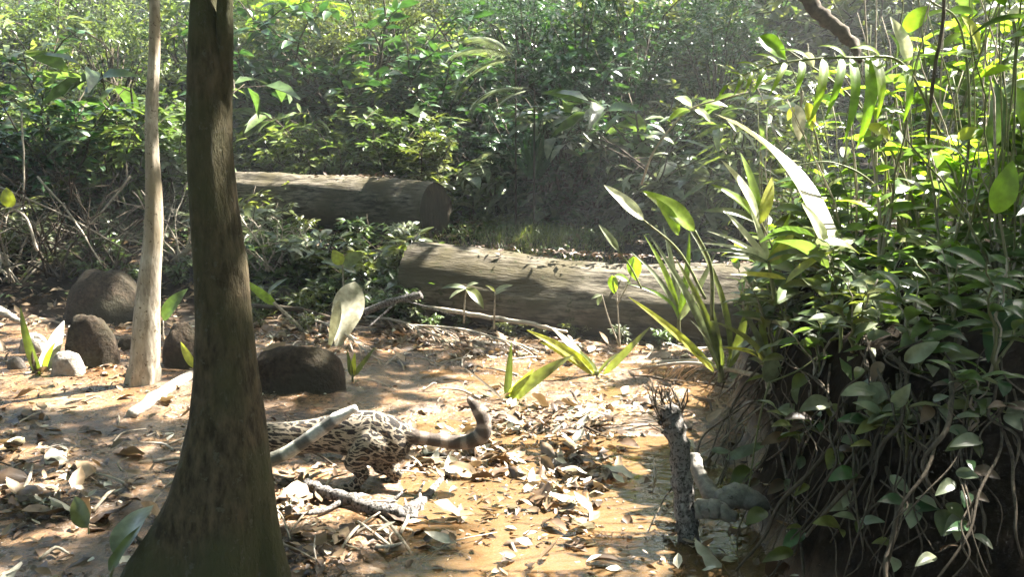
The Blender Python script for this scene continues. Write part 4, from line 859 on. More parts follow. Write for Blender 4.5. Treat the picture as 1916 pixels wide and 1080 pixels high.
def put_tree(u, d, zc, sc, v, group='forest trees behind the clearing'):
    X0 = (u - 958) / FPX * d; z0 = gz(X0, d); T = thing('forest_tree', f"{TREELAB[v]} {wherex(u)}, {'far back' if d > 16.5 else 'forest edge'}", 'tree', (X0, d, z0), group)
    RANKED.append((T, X0 / d)); T.rotation_euler = (0, 0, rs.uniform(0, 6.28)); h = zc - z0
    mb = MB(); P = curve([Vector((0, 0, -.2)), Vector((rs.uniform(-.15, .15), rs.uniform(-.15, .15), h * .5)), Vector((0, 0, h))], 5); r = (.05 + rs.uniform(0, .06)) * (1 if d > 16.5 else .5); mb.tube(P, lerp_list([r * 1.3, r, r * .6], len(P)), 8, True, .06)
    o = bpy.data.objects.new('trunk', mb.mesh('trunk')); o.data.materials.append(M[rs.choice(['root', 'trunk', 'darktwig'])]); COL.objects.link(o); o.parent = T
    for nm, me_ in (('crown', CR[v][0]), ('limbs', CR[v][1])):
        o = bpy.data.objects.new(nm, me_); COL.objects.link(o); o.parent = T; o.location = (0, 0, h); o.scale = (sc, sc, sc * rs.uniform(.85, 1.2))
        if nm == 'crown': o['kind'] = 'stuff'
for (u, v, d, sc, k_) in NEARTREES: put_tree(u, d, px(0, v, d).z, sc, k_, 'small trees at the forest edge')
for i, u in enumerate(range(-120, 2050, 170)):
    v = rs.choice([0, 1, 3]) if u < 830 else rs.choice([2, 4, 2]) if u < 1350 else rs.choice([0, 2, 3])
    d = rs.uniform(17, 22); put_tree(u + rs.uniform(-40, 40), d, px(0, rs.uniform(-20, 90), d).z, rs.uniform(.8, 1.15), v)
for i, u in enumerate(range(-150, 2100, 160)):
    v = rs.choice([0, 1, 3, 0]) if u < 830 else rs.choice([2, 4, 0]) if u < 1350 else rs.choice([0, 2, 1])
    d = rs.uniform(25, 31); put_tree(u + rs.uniform(-40, 40), d, px(0, rs.uniform(-60, 130), d).z, rs.uniform(1.3, 1.9), v)
# slope behind, covered by a mass of leaves
n = 26000
rr = np.random.default_rng(3); xx = rr.uniform(-26, 26, n); yy = rr.uniform(27, 44, n); zz = ground(xx, yy) + rr.uniform(0, 2.2, n) * (0.4 + vn(xx * .8, yy * .8, 4))
V, F = leaves_np(np.stack([xx, yy, zz], -1), rr.normal(0, 1, (n, 3)), np.stack([rr.normal(0, .5, n), rr.normal(0, .5, n) - .4, np.ones(n)], -1), rr.uniform(.2, .5, n), .45, 2, .3)
o = link('hillside_foliage', mesh_np('hillside_foliage', V, F), 'green', kind='stuff'); o['label'] = 'mass of forest foliage covering the slope far behind'; o['category'] = 'foliage'

# palms far back
def far_palm(u, v, d, sc, label, fr=None, m='olive'):
    C0 = px(u, v, d); X0, z0 = C0.x, gz(C0.x, d); T = thing('palm', label, 'palm', (X0, d, z0)); mb = MB()
    mb.tube([Vector((X0, d, z0 - .1)), Vector((X0, d, (z0 + C0.z) / 2)), C0], [.014, .012, .010], 8); part('trunk', mb, 'darktwig', T)
    for az, el, L in (fr or [(200, 40, 1.0), (160, 25, 1.1), (240, 50, .9), (20, 45, 1.0), (330, 30, 1.0), (90, 60, .8), (280, 35, 1.0)]):
        az, el = R(az), R(el); L *= sc; P = []
        for k in range(13):
            t = k / 12; e = el - t * 1.35; 
            p = P[-1] if P else C0
            P.append(p + Vector((math.cos(az) * math.cos(e), math.sin(az) * math.cos(e), math.sin(e))) * (L / 12))
        mb = MB(); mb.tube(P, lerp_list([.012, .008, .003], 13), 4, False)
        hd = Vector((math.cos(az), math.sin(az), 0)); sd = hd.cross(Vector((0, 0, 1)))
        for k in range(2, 46):
            t = k / 46; i = min(11, int(t * 12)); p = P[i].lerp(P[i + 1], t * 12 - i)
            ln = L * .36 * math.sin(math.pi * (t * .85 + .12))
            for sg in (-1, 1):
                q = (hd * .55 + sd * sg + Vector((0, 0, -.25))).normalized(); mb.leaf(p, p + q * ln, .026 * sc, (0, 0, 1), .08, .1, 2, 'blade')
        part('frond', mb, m, T)
far_palm(965, 112, 11.6, .8, 'low palm with arching striped frond in the middle distance', [(185, 35, 1.1), (172, 5, 1.15), (205, 55, .9)], 'grey')
far_palm(1000, 168, 11.3, .8, 'small palm with pale drooping frond below the arching one', [(180, 15, 1.1), (195, -5, 1.0)], 'grey')
far_palm(545, 30, 16.5, 1.2, 'bright long fronded palm high up just right of the big trunk', None, 'bright')

# ------------------------------------------------------------------ bare twiggy shrubs at the left
def bare(u, v, d, H, label, seed, n=13, m='twig'):
    r = random.Random(seed); b = px(u, v, d); T = thing('bare_shrub', label, 'bare shrub', b, 'leafless twiggy shrubs'); 
    for i in range(n):
        az = r.uniform(0, 6.28); p = b.copy() + Vector((r.uniform(-.12, .12), r.uniform(-.12, .12), -.04)); dv = Vector((math.cos(az) * .7, math.sin(az) * .35, r.uniform(.5, 1.2))).normalized(); P = [p]
        for k in range(8):
            dv = (dv + Vector((r.uniform(-.25, .25), r.uniform(-.2, .2), r.uniform(-.22, .1)))).normalized(); P.append(P[-1] + dv * H / 8)
        mb = MB(); rad = r.uniform(.006, .015); mb.tube(P, lerp_list([rad, rad * .7, rad * .3], 9), 6, True, .1)
        for k in range(5):
            q = P[r.randint(2, 7)]; e = Vector((r.uniform(-1, 1), r.uniform(-.6, .6), r.uniform(-.3, .9))).normalized(); L = H * r.uniform(.2, .45)
            mb.tube([q, q + e * L * .5 + Vector((0, 0, r.uniform(-.03, .03))), q + e * L + Vector((r.uniform(-.05, .05), 0, -.03))], [rad * .5, rad * .4, rad * .2], 5, False)
        part('branch', mb, m, T)
for i, (u, v, d, H, lb) in enumerate([(30, 520, 8.9, 1.1, 'leafless tangle of thin branches at the left edge'), (110, 510, 9.0, 1.2, 'leafless tangle above the largest boulder'), (200, 505, 9.1, 1.2, 'leafless thin branches just left of the slender tree'),
        (330, 480, 9.3, .9, 'leafless twigs seen between the slender tree and big trunk'), (60, 440, 10.2, 1.3, 'taller leafless shrub behind the left tangle'), (180, 430, 10.3, 1.3, 'taller leafless shrub behind the slender tree tangle'), (500, 500, 9.0, .6, 'low leafless twigs right of the big trunk'), (1230, 330, 9.5, .9, 'leafless stems in the dark gap right of centre')]):
    bare(u, v, d, H, lb, 40 + i, 11 if i < 7 else 5, ('twig', 'darktwig', 'root')[i % 3] if i < 7 else 'root')
# long crossing dead branches of the tangle
for i, (a, b, lb) in enumerate([((70, 330, 8.7), (190, 495, 8.4), 'long straight dead branch slanting down through the left tangle'), ((0, 350, 8.8), (240, 470, 8.7), 'long dead branch lying flatter across the left tangle'), ((40, 210, 9.5), (38, 470, 9.2), 'thin vertical vine hanging at the left'), ((160, 60, 8.5), (215, 110, 8.5), 'pale bent branch high at the left'), ((245, 330, 8.8), (150, 440, 8.7), 'dead branch crossing toward the slender tree')]):
    stick(lb, [a, ((a[0] + b[0]) / 2 + 6, (a[1] + b[1]) / 2 - 4, (a[2] + b[2]) / 2), b], [.011, .010, .006], 'twig', 6, .1, 'dead_branch', None, .004, (), 'branch')
stick('dark slanting branch behind the palm frond at the top right', [(1470, -60, 5.5), (1530, 20, 5.4), (1590, 75, 5.3), (1610, 120, 5.2)], [.05, .045, .035, .01], 'darktwig', 9, .15, 'dead_branch', None, .01, (), 'branch')
stick('thin dark upright stem in the bright bush at the right', [(1768, -20, 3.9), (1762, 60, 3.9), (1745, 155, 3.9), (1738, 260, 3.95)], [.007, .008, .008, .006], 'darktwig', 6, .1, 'dead_branch', None, .002, (), 'branch')
stick('arching thick grey green stem bowing down over the dark bank', [(1700, 700, 3.2), (1770, 660, 3.15), (1815, 690, 3.1), (1842, 760, 3.05), (1850, 850, 3.0)], [.012, .018, .024, .024, .018], 'root', 10, .08, 'arching_stem', None, .003, (), 'stem')

# ------------------------------------------------------------------ the right hand bush: leaf by leaf
def oval(L, w, droop, fold, shape='ovate', m='bright', n=8):
    mb = MB(); mb.leaf((0, 0, 0), (L, 0, 0), w, (0, 0, 1), droop, fold, n, shape, .02, L * 50); me = mb.mesh('leaf'); me.materials.append(M[m]); return me
LV = {'bright': [oval(.13, .05, .1, .25), oval(.16, .055, .12, .3), oval(.10, .045, .08, .2)], 'green': [oval(.13, .05, .1, .25, m='green'), oval(.17, .06, .13, .3, m='green')],
      'long': [oval(.22, .035, .14, .3, 'blade', 'bright'), oval(.26, .04, .16, .3, 'blade', 'green')], 'grey': [oval(.11, .045, .1, .3, m='grey'), oval(.14, .05, .1, .3, m='olive')]}
rb = random.Random(77)
def bush(u, v, d, H, spread, nst, nl, kinds, label, lscale=1.0, leanx=0, group='leafy shrubs on the bank'):
    b = px(u, v, d); b.z = min(b.z, gz(b.x, b.y)); T = thing('leafy_shrub', label, 'shrub', b, group)
    bpy.context.view_layer.update()
    for s_ in range(nst):
        az = rb.uniform(0, 6.28); ln = rb.uniform(.2, 1) * spread; h = H * rb.uniform(.65, 1)
        P = [b + Vector((math.cos(az) * ln * t ** 1.4 + leanx * t * t + rb.uniform(-.015, .015), math.sin(az) * ln * .6 * t ** 1.4, h * (t - .18 * t * t) * 1.2)) for t in [k / 8 for k in range(9)]]
        mb = MB(); r = rb.uniform(.004, .008); mb.tube(P, lerp_list([r, r * .7, r * .3], 9), 6, True, .08); part('stem', mb, 'stem' if rb.random() < .6 else 'twig', T)
        for k in range(nl):
            t = .25 + .75 * (k + rb.random() * .6) / nl; i = min(7, int(t * 8)); p = P[i].lerp(P[i + 1], min(1, t * 8 - i)); a2 = k * 2.4 + rb.uniform(-.5, .5)
            q = Vector((math.cos(a2), math.sin(a2), rb.uniform(-.35, .55))).normalized()
            if not keep(np.array([list(p + q * .07)]))[0]: continue
            me_ = rb.choice(LV[rb.choice(kinds)]); o = bpy.data.objects.new('leaf', me_); COL.objects.link(o); o.parent = T
            sc = lscale * rb.uniform(.6, 1.25); o.location = p - b; o.rotation_mode = 'QUATERNION'
            qq = q.to_track_quat('X', 'Z') @ Euler((rb.uniform(-.7, .7), 0, 0)).to_quaternion(); o.rotation_quaternion = qq; o.scale = (sc, sc, sc)
BU = [(u_, v_, d_, H_, s_ * 1.1, int(n_ * 1.3), int(l_ * 1.35), k_, t_) for u_, v_, d_, H_, s_, n_, l_, k_, t_ in [(1480, 560, 4.9, 1.2, .45, 6, 15, ['green', 'grey', 'bright'], 'leafy shrub behind the white blade'), (1600, 600, 4.6, 1.3, .45, 7, 16, ['bright', 'bright', 'green'], 'bright leafy shrub under the palm frond'),
      (1700, 560, 4.4, 1.5, .5, 7, 16, ['bright', 'green'], 'tall bright shrub right of the palm frond'), (1820, 560, 4.2, 1.5, .5, 8, 16, ['bright', 'bright', 'long'], 'tall sunlit shrub with pale top at the right'),
      (1920, 560, 4.0, 1.5, .45, 7, 15, ['bright', 'green', 'long'], 'sunlit shrub cut off by the right edge'), (1560, 480, 5.8, 1.6, .5, 6, 14, ['green', 'bright'], 'shrub behind the fan of thin blades'),
      (1680, 480, 5.6, 1.7, .5, 7, 14, ['bright', 'green', 'long'], 'leafy shrub filling the middle of the right bush'), (1820, 480, 5.3, 1.9, .5, 7, 14, ['bright', 'long'], 'narrow leaved shrub rising out of frame at the right'),
      (1760, 640, 3.7, .9, .4, 6, 12, ['green', 'long', 'grey'], 'darker shrub low on the bank at the right'), (1880, 640, 3.5, 1.0, .4, 6, 12, ['green', 'green'], 'dark green shrub low at the far right'),
      (1450, 640, 4.6, .6, .35, 6, 10, ['grey', 'green'], 'low greyish shrub at the left shoulder of the bank'), (1560, 660, 4.2, .6, .35, 6, 10, ['grey', 'grey', 'green'], 'low greyish shrub over the dark hollow of the bank'),
      (1400, 470, 6.4, .9, .4, 5, 12, ['grey', 'bright'], 'pale shrub between the thick log and the bank'), (1500, 300, 7.5, 1.6, .5, 6, 12, ['bright', 'green'], 'shrub with small bright leaves beyond the withered hanging leaves'),
      (1430, 520, 5.6, 1.5, .4, 5, 12, ['green', 'bright'], 'shrub rising behind the palm frond tip'), (1640, 620, 4.0, 1.9, .5, 6, 14, ['bright', 'green', 'long'], 'tallest shrub in the middle of the right bush'), (1860, 620, 3.6, 1.8, .45, 6, 14, ['bright', 'bright', 'long'], 'tall shrub near the right edge, closest to view'),
      (1740, 520, 4.8, 2.0, .5, 6, 14, ['bright', 'green'], 'tall shrub with bright tips behind the upright dark stem')]]
for i, (u, v, d, H, sp_, ns, nl, kd, lb) in enumerate(BU): bush(u, v, d, H, sp_, ns, int(nl * .8), kd, lb, 1.3)
for i, (u, v, H_, kd, lb) in enumerate([(1440, 730, .25, ['grey'], 'small grey leaved sprout at the left shoulder of the dark bank'), (1530, 700, .3, ['grey', 'green'], 'small sprout in the dark hollow left of the spear leaf'), (1600, 660, .3, ['grey'], 'small sprout near the top of the dark bank'),
        (1720, 690, .3, ['grey', 'green'], 'small sprout right of the spear leaf stalk'), (1790, 640, .35, ['green'], 'small green sprout at the bank top under the bowed stem'), (1500, 850, .2, ['grey'], 'small sprout low on the dark bank'), (1700, 860, .25, ['grey'], 'sprout low on the bank among hanging roots'), (1820, 800, .25, ['grey', 'green'], 'sprout at the far right among hanging roots'), (1860, 700, .4, ['green'], 'dark sprout at the right edge of the bank'), (1480, 640, .35, ['grey'], 'grey sprout beside the fan of thin blades'), (1650, 600, .4, ['green', 'grey'], 'dark leafed sprout above the spear leaf'), (1560, 600, .35, ['green', 'grey'], 'sprout under the white blade base')]):
    p_ = bhit(u, v, .02); bush(u, v, p_.y, H_, .18, 4, 7, kd, lb, .8, 0, 'sprouts on the dark bank')
plant('withered_leaves', 'withered yellow tan leaves hanging under the palm frond', (1500, 170, 4.6), [((1490, 195, 4.6), (1495, 265, 4.6), 24, 'dead3', 'ovate', .06, (0, -1, .2)), ((1510, 190, 4.6), (1520, 245, 4.6), 18, 'yellow', 'ovate', .06, (0, -1, .2)), ((1505, 215, 4.6), (1535, 240, 4.6), 14, 'dead1', 'ovate', .06), ((1485, 200, 4.6), (1474, 225, 4.6), 12, 'yellow', 'ovate', .06)], [([(1500, 170, 4.6), (1500, 185, 4.6), (1498, 200, 4.6)], 3, 'twig')], 'leaves')
SP = [((1420, 68, 4.4), (1470, 112, 4.4), 34, 'bright'), ((1505, 98, 4.2), (1522, 126, 4.2), 18, 'pale'), ((1605, 206, 4.0), (1702, 212, 4.0), 13, 'green'), ((1622, 236, 4.0), (1668, 262, 4.0), 28, 'yellow'), ((1850, 280, 3.8), (1862, 150, 3.8), 44, 'green'), ((1792, 260, 3.9), (1830, 240, 3.9), 22, 'yellow'), ((1800, 258, 3.9), (1868, 248, 3.9), 20, 'bright'), ((1895, 160, 3.7), (1912, 240, 3.7), 30, 'bright'), ((1690, 60, 4.0), (1740, 10, 4.0), 30, 'bright'), ((1700, 120, 4), (1665, 30, 4), 26, 'pale'), ((1800, 30, 4), (1832, 100, 4), 26, 'yellow'), ((1890, 40, 3.8), (1902, 8, 3.8), 22, 'pale'), ((1730, 470, 3.9), (1690, 425, 3.9), 24, 'pale'), ((1790, 470, 3.8), (1765, 520, 3.8), 20, 'yellow'), ((1560, 560, 3.9), (1500, 520, 3.9), 26, 'olive')]
plant('broad_leaved_plant', 'scattered broad oval leaves of a climber running through the right bush', (1740, 560, 4.0), [(a, b, w, m, 'ovate', .08, (rb.uniform(-.3, .3), -.8, .6)) for a, b, w, m in SP], [([(1740, 560, 4.0), (1700, 350, 4.0), (1600, 190, 4.1), (1470, 90, 4.3)], 3, 'stem'), ([(1745, 560, 4.0), (1810, 300, 3.9), (1800, 60, 4), (1740, 0, 4)], 3, 'stem'), ([(1760, 560, 3.9), (1870, 300, 3.8), (1900, 100, 3.8), (1895, 20, 3.8)], 3, 'stem')])

# ------------------------------------------------------------------ hanging roots on the bank
def roots():
    T = thing('hanging_roots', 'mass of thin roots hanging down the face of the dark earth bank', 'roots', px(1600, 700, 3.5))
    r = random.Random(12)
    for i in range(80):
        u0 = r.uniform(1400, 1900); v0 = r.uniform(580, 760) if i % 3 else r.uniform(720, 880); off = r.uniform(.03, .2)
        if u0 < 1460: v0 = max(v0, 700)
        L = r.uniform(140, 420); sl_ = r.uniform(-.75, .5); P = []
        for k in range(6):
            t = k / 5; P.append(bhit(u0 + sl_ * L * t + r.uniform(-24, 24), min(v0 + L * t, 1090), off * (.3 + 1.2 * t * (1.3 - t) * 2)))
        for k in range(1, 6):
            if P[k].y > P[k - 1].y: P[k] = px(*topx(*P[k]), P[k - 1].y - .005)
        P = curve(P, 5); w = r.choice([.002, .0025, .003, .004, .005, .008]); mb = MB(); mb.tube(P, lerp_list([w, w, w * .6], len(P)), 5, True, .12, i); part('root', mb, 'root', T)
roots()
rq = random.Random(88)
for gi, (u0, v0, n_, lb) in enumerate([(1500, 690, 7, 'creeper with grey leaves over the upper left of the dark bank'), (1620, 800, 8, 'creeper with grey leaves hanging in the middle of the dark bank'), (1760, 720, 8, 'creeper with grey leaves right of the bowed stem'), (1840, 880, 7, 'creeper with sparse leaves at the lower right corner'), (1520, 920, 6, 'creeper with few leaves at the foot of the bank'), (1690, 960, 6, 'creeper trailing to the mud under the bank'), (1440, 800, 6, 'creeper on the leftmost flank of the dark bank'), (1560, 760, 8, 'leafy creeper below the white blade plant'), (1700, 640, 7, 'creeper at the bank top beside the spear leaf'), (1600, 900, 7, 'leafy creeper low in the middle of the bank'), (1780, 960, 7, 'creeper low on the bank, right of the trailing one'), (1880, 780, 8, 'leafy creeper at the right edge of the bank'), (1470, 960, 5, 'creeper by the water at the bank foot'), (1660, 700, 7, 'creeper leaves around the spear leaf stalk')]):
    lv = []; st = []; pts = [(u0 + rq.uniform(-50, 50), v0 - 60 + k * 45) for k in range(4)]; dd = [bhit(*p, .14).y for p in pts]; P3 = [(p[0], p[1], d_) for p, d_ in zip(pts, dd)]
    for k in range(n_):
        a = rq.choice(P3); a = (a[0] + rq.uniform(-12, 12), a[1] + rq.uniform(-15, 15), a[2]); an = rq.uniform(0, 6.28); L = rq.uniform(32, 78); lv.append((a, (a[0] + math.cos(an) * L, a[1] + abs(math.sin(an)) * L * .8 - 8, a[2] - .05), L * rq.uniform(.35, .55), rq.choice(['grey', 'grey', 'olive', 'deep', 'dead2']), 'ovate', .1))
    plant('creeper', lb, P3[0], lv, [(P3, 2, 'root')], 'creeper', 'creepers on the dark bank')
def frayed():
    T = thing('root_clump', 'frayed clump of fibrous roots on top of the upright grey branch', 'roots', px(1250, 770, 3.6)); r = random.Random(4)
    for i in range(46):
        a = px(1250 + r.uniform(-14, 22), 800 + r.uniform(-14, 14), 3.58); b = px(1245 + r.uniform(-40, 45), 725 + r.uniform(-10, 70), 3.6 + r.uniform(-.08, .08)); c_ = (a + b) / 2 + Vector((r.uniform(-.03, .03), r.uniform(-.03, .03), r.uniform(0, .02)))
        P = curve([a, c_, b], 5); mb = MB(); w = r.uniform(.002, .005); mb.tube(P, lerp_list([w, w, w * .5], len(P)), 5); part('root', mb, 'root', T)
frayed()
# dead fronds lying across the middle
def dead_frond(label, a, b, L, seed, spread=.5):
    r = random.Random(seed); A = gpx(*a); B = gpx(*b); T = thing('dead_frond', label, 'dead frond', A, 'dead palm fronds'); up = Vector((0, 0, .05)); P = curve([A + up, (A + B) / 2 + up * 2, B + up * .5], 8)
    mb = MB(); mb.tube(P, lerp_list([.014, .011, .005], len(P)), 7, True, .1); part('rachis', mb, 'twig', T); hd = (B - A).normalized(); sd = hd.cross(Vector((0, 0, 1)))
    for k in range(44):
        t = .1 + .88 * k / 44; p = P[int(t * (len(P) - 1))]; sg = 1 if k % 2 else -1
        q = (hd * r.uniform(.5, 1.2) + sd * sg * r.uniform(.2, .9) * spread + Vector((0, 0, r.uniform(-.05, .08)))); e = p + q * L * r.uniform(.6, 1); e.z = gz(e.x, e.y) + r.uniform(.005, .05)
        mb = MB(); mb.leaf(p, e, r.uniform(.008, .018), (0, 0, 1), .05, .3, 4, 'blade'); part('leaflet', mb, r.choice(['dead1', 'twig', 'dead2']), T)
dead_frond('dead brown frond lying left of the thick log with fine leaflets', (660, 600), (860, 655), .35, 1)
dead_frond('dead frond sloping toward the sunlit water, in front of the log', (760, 620), (1010, 668), .4, 2)
dead_frond('dead frond lying flat at the foot of the bank', (1420, 725), (1180, 700), .4, 3, .35)
dead_frond('dead frond beyond the long dark mound, behind the white leaf', (560, 600), (720, 690), .3, 4)

# ------------------------------------------------------------------ litter
LITTER = []
for m in ('dead1', 'dead2', 'dead3'):
    for k in range(5):
        mb = MB(); r = random.Random(k * 7 + len(m)); L = .1; mb.leaf((-.05, 0, 0), (.05, 0, 0), r.uniform(.032, .055), (r.uniform(-.2, .2), r.uniform(-.2, .2), 1), r.uniform(-.12, .2), r.choice([-.5, .5, .8, .3]), 7, r.choice(['ovate', 'ovate', 'obovate']), .09, k * 3)
        me = mb.mesh('fallen_leaf'); me.materials.append(M[m]); LITTER.append((m, me))
DENS = [(60, 900, 120, 80, 3), (120, 705, 150, 34, 1.6), (590, 970, 90, 70, 4), (830, 860, 130, 50, 3), (960, 790, 70, 35, 2), (1000, 900, 220, 120, .22), (700, 625, 250, 45, 4.5), (1000, 655, 190, 26, 4), (1080, 795, 120, 28, 2.6), (830, 765, 80, 20, 1.5), (250, 640, 150, 40, 2), (180, 830, 130, 30, 1), (1080, 930, 60, 70, 2), (1250, 740, 150, 50, 1.5), (480, 620, 160, 40, 1.5), (900, 990, 300, 70, .2)]
def sample_litter(r):
    while True:
        tot = sum(q[4] * q[2] * q[3] for q in DENS); k = r.random() * tot * 1.15; acc = 0; z = None
        for q in DENS:
            acc += q[4] * q[2] * q[3]
            if k < acc: z = q; break
        if z: u, v = r.gauss(z[0], z[2] * .6), r.gauss(z[1], z[3] * .6)
        else: u, v = r.uniform(-60, 1500), r.uniform(640, 1100)
        if v < 585 or v > 1120 or u < -80 or u > 1520: continue
        p = gpx(u, v)
        if bank(p.x, p.y) > .3: continue
        if 565 < u < 790 and 885 < v < 985 and r.random() < .85: continue
        if sfbm(p.x * 2.6, p.y * 2.6, 71, 3) < .0 and r.random() < .82: continue
        return u, v, p
def lzone(u, v):
    a = 'near the slender tree' if v < 760 else 'on the mud' if v < 860 else 'low in the picture'
    if u < 200: return a + ' at the far left'
    if u < 380: return a + ' left of the big trunk'
    if u < 640: return a + ' just right of the big trunk' if v >= 760 else 'by the long dark mound'
    if u < 800: return 'under and around the cat' if 740 < v < 930 else ('behind the cat' if v <= 740 else 'in front of the forked branch')
    if u < 1000: return 'around the cat\'s tail' if 740 < v < 900 else ('before the thick log' if v <= 740 else 'in the shallow water, middle')
    if u < 1250: return 'on the sunlit wet patch' if v < 880 else 'in the water by the upright branch'
    return 'at the foot of the dark bank'
CW = {'dead1': 'tan curled dead leaf', 'dead2': 'dark brown dead leaf', 'dead3': 'bleached white dead leaf'}
rl = random.Random(9)
for i in range(290):
    u, v, p = sample_litter(rl); m, me = rl.choice(LITTER[:10] * 2 + LITTER[10:]); o = bpy.data.objects.new('fallen_leaf', me); COL.objects.link(o)
    s_ = rl.uniform(.6, 1.2) if rl.random() < .6 else rl.uniform(1.2, 2.1); o.scale = (s_, s_ * rl.uniform(.8, 1.3), s_); o.location = (p.x, p.y, max(p.z, .007) + .012 * s_); o.rotation_euler = (rl.gauss(0, .35), rl.gauss(0, .35), rl.uniform(0, 6.28))
    tag(o, f"{CW[m]} lying {lzone(u, v)}", 'leaf', 'fallen leaves on the clearing floor')
for nm, m, cnt, seed in (('tan_leaf_litter', 'dead1', 1500, 1), ('brown_leaf_litter', 'dead2', 1900, 2), ('bleached_leaf_litter', 'dead3', 450, 3)):
    r = random.Random(seed); pos = []
    for i in range(cnt):
        u, v, p = sample_litter(r); pos.append((p.x, p.y, max(p.z, .006) + r.uniform(.004, .02)))
    r2 = np.random.default_rng(seed); nn = len(pos); th = r2.uniform(0, 6.28, nn); ax = np.stack([np.cos(th), np.sin(th), r2.normal(0, .25, nn)], -1); up = np.stack([r2.normal(0, .35, nn), r2.normal(0, .35, nn), np.ones(nn)], -1)
    V, F = leaves_np(pos, ax, up, r2.uniform(.02, .07, nn) * np.where(r2.random(nn) < .15, 1.9, 1), r2.uniform(.35, .7, nn), 3, r2.choice([-.3, .3]), .5)
    o = link(nm, mesh_np(nm, V, F), m, kind='stuff'); o['label'] = nm.replace('_', ' ') + ' scattered over the muddy clearing floor'; o['category'] = 'leaf litter'
for nm, m, cnt, seed in (('leaf_fragments', 'dead2', 12000, 14), ('pale_leaf_fragments', 'dead1', 5000, 15)):
    r2 = np.random.default_rng(seed); xx = r2.uniform(-4.6, 2.2, cnt); yy = r2.uniform(2.6, 8.2, cnt); k = (fbm(xx * 2.2, yy * 2.2, 71, 3) > r2.uniform(-.25, .12, cnt)) & (bank(xx, yy) < .5); xx, yy = xx[k], yy[k]; nn = len(xx)
    zz = np.maximum(ground(xx, yy), .006) + r2.uniform(.001, .008, nn); th = r2.uniform(0, 6.28, nn)
    V, F = leaves_np(np.stack([xx, yy, zz], -1), np.stack([np.cos(th), np.sin(th), r2.normal(0, .15, nn)], -1), np.stack([r2.normal(0, .3, nn), r2.normal(0, .3, nn), np.ones(nn)], -1), r2.uniform(.008, .04, nn), r2.uniform(.15, .7, nn), 2, .2, .3)
    o = link(nm, mesh_np(nm, V, F), m, kind='stuff'); o['label'] = nm.replace('_', ' ') + ' and crumbs matted over the wet mud'; o['category'] = 'leaf litter'
def log_litter(A, B, r, cnt, seed, where):
    r2 = np.random.default_rng(seed); A = np.array(A); B = np.array(B); t = r2.random(cnt); sg = r2.normal(-.15, .35, cnt); ax_ = (B - A) / np.linalg.norm(B - A); sd = np.cross(ax_, [0, 0, 1]); sd /= np.linalg.norm(sd)
    k = fbm(t * 14, sg * 3, seed, 3) > -.02; t, sg = t[k], sg[k]; n_ = len(t)
    P = A + (B - A) * t[:, None] + (sd * np.sin(sg)[:, None] + np.array([0, 0, 1.]) * np.cos(sg)[:, None]) * r * 1.03
    V, F = leaves_np(P, r2.normal(0, 1, (n_, 3)) * np.array([1, .7, .25]), np.stack([r2.normal(0, .4, n_), r2.normal(0, .4, n_), np.ones(n_)], -1), r2.uniform(.02, .09, n_), r2.uniform(.3, .6, n_), 2, .2, .3)
    o = link('log_leaf_litter', mesh_np('log_leaf_litter', V, F), 'dead2', kind='stuff'); o['label'] = 'dead leaves and crumbs caught on top of the ' + where; o['category'] = 'leaf litter'
log_litter(px(790, 533, 8.3), px(1500, 585, 7.5), .385, 700, 5, 'thick log')
log_litter(px(300, 376, 12.9), px(800, 389, 10.9), .37, 500, 6, 'far log')
for (u, d, sc) in [(860, 7.75, .35), (960, 7.6, .3), (1080, 7.5, .3), (1250, 7.2, .4), (640, 7.6, .4), (560, 7.4, .35), (600, 8.0, .5), (480, 7.9, .4), (1010, 7.55, .25), (1170, 7.3, .35)]:
    put_shrub('low', u, d, sc, group='little plants along the thick log', depthword=', at the log foot')
# forest floor litter and grass behind the logs
n = 9000; r2 = np.random.default_rng(8); xx = r2.uniform(-7, 5, n); yy = r2.uniform(7.6, 14, n); zz = ground(xx, yy) + r2.uniform(0, .05, n)
V, F = leaves_np(np.stack([xx, yy, zz], -1), np.stack([r2.normal(0, 1, n), r2.normal(0, 1, n), r2.normal(0, .3, n)], -1), np.stack([r2.normal(0, .4, n), r2.normal(0, .4, n), np.ones(n)], -1), r2.uniform(.05, .12, n), .45, 2, .2)
o = link('forest_floor_litter', mesh_np('forest_floor_litter', V, F), 'dead1', kind='stuff'); o['label'] = 'dry leaves covering the forest floor under the brush'; o['category'] = 'leaf litter'
n = 3500; xx = r2.normal(.35, .55, n); yy = r2.uniform(8.9, 11.5, n); zz = ground(xx, yy)
V, F = leaves_np(np.stack([xx, yy, zz], -1), np.stack([r2.normal(0, .35, n), r2.normal(0, .35, n), np.ones(n)], -1), np.stack([r2.normal(0, 1, n), r2.normal(0, 1, n), 0 * xx], -1), r2.uniform(.06, .2, n), .06, 3, .4, .1)
o = link('grass', mesh_np('grass', V, F), 'olive', kind='stuff'); o['label'] = 'thin green grass growing between the two logs'; o['category'] = 'grass'
n = 7000; xx = r2.uniform(-7, 5, n); yy = r2.uniform(8.6, 15, n); k = fbm(xx * .9, yy * .9, 51, 3) > -.03; xx, yy = xx[k], yy[k]; n = len(xx); zz = ground(xx, yy) + r2.uniform(.03, .16, n)
V, F = leaves_np(np.stack([xx, yy, zz], -1), np.stack([r2.normal(0, 1, n), r2.normal(0, 1, n), r2.normal(.2, .3, n)], -1), np.stack([r2.normal(0, .4, n), r2.normal(0, .4, n), np.ones(n)], -1), r2.uniform(.05, .11, n), .45, 2, .25)
o = link('ground_cover', mesh_np('ground_cover', V, F), 'green', kind='stuff'); o['label'] = 'small leafy ground cover among the logs and brush'; o['category'] = 'ground cover'
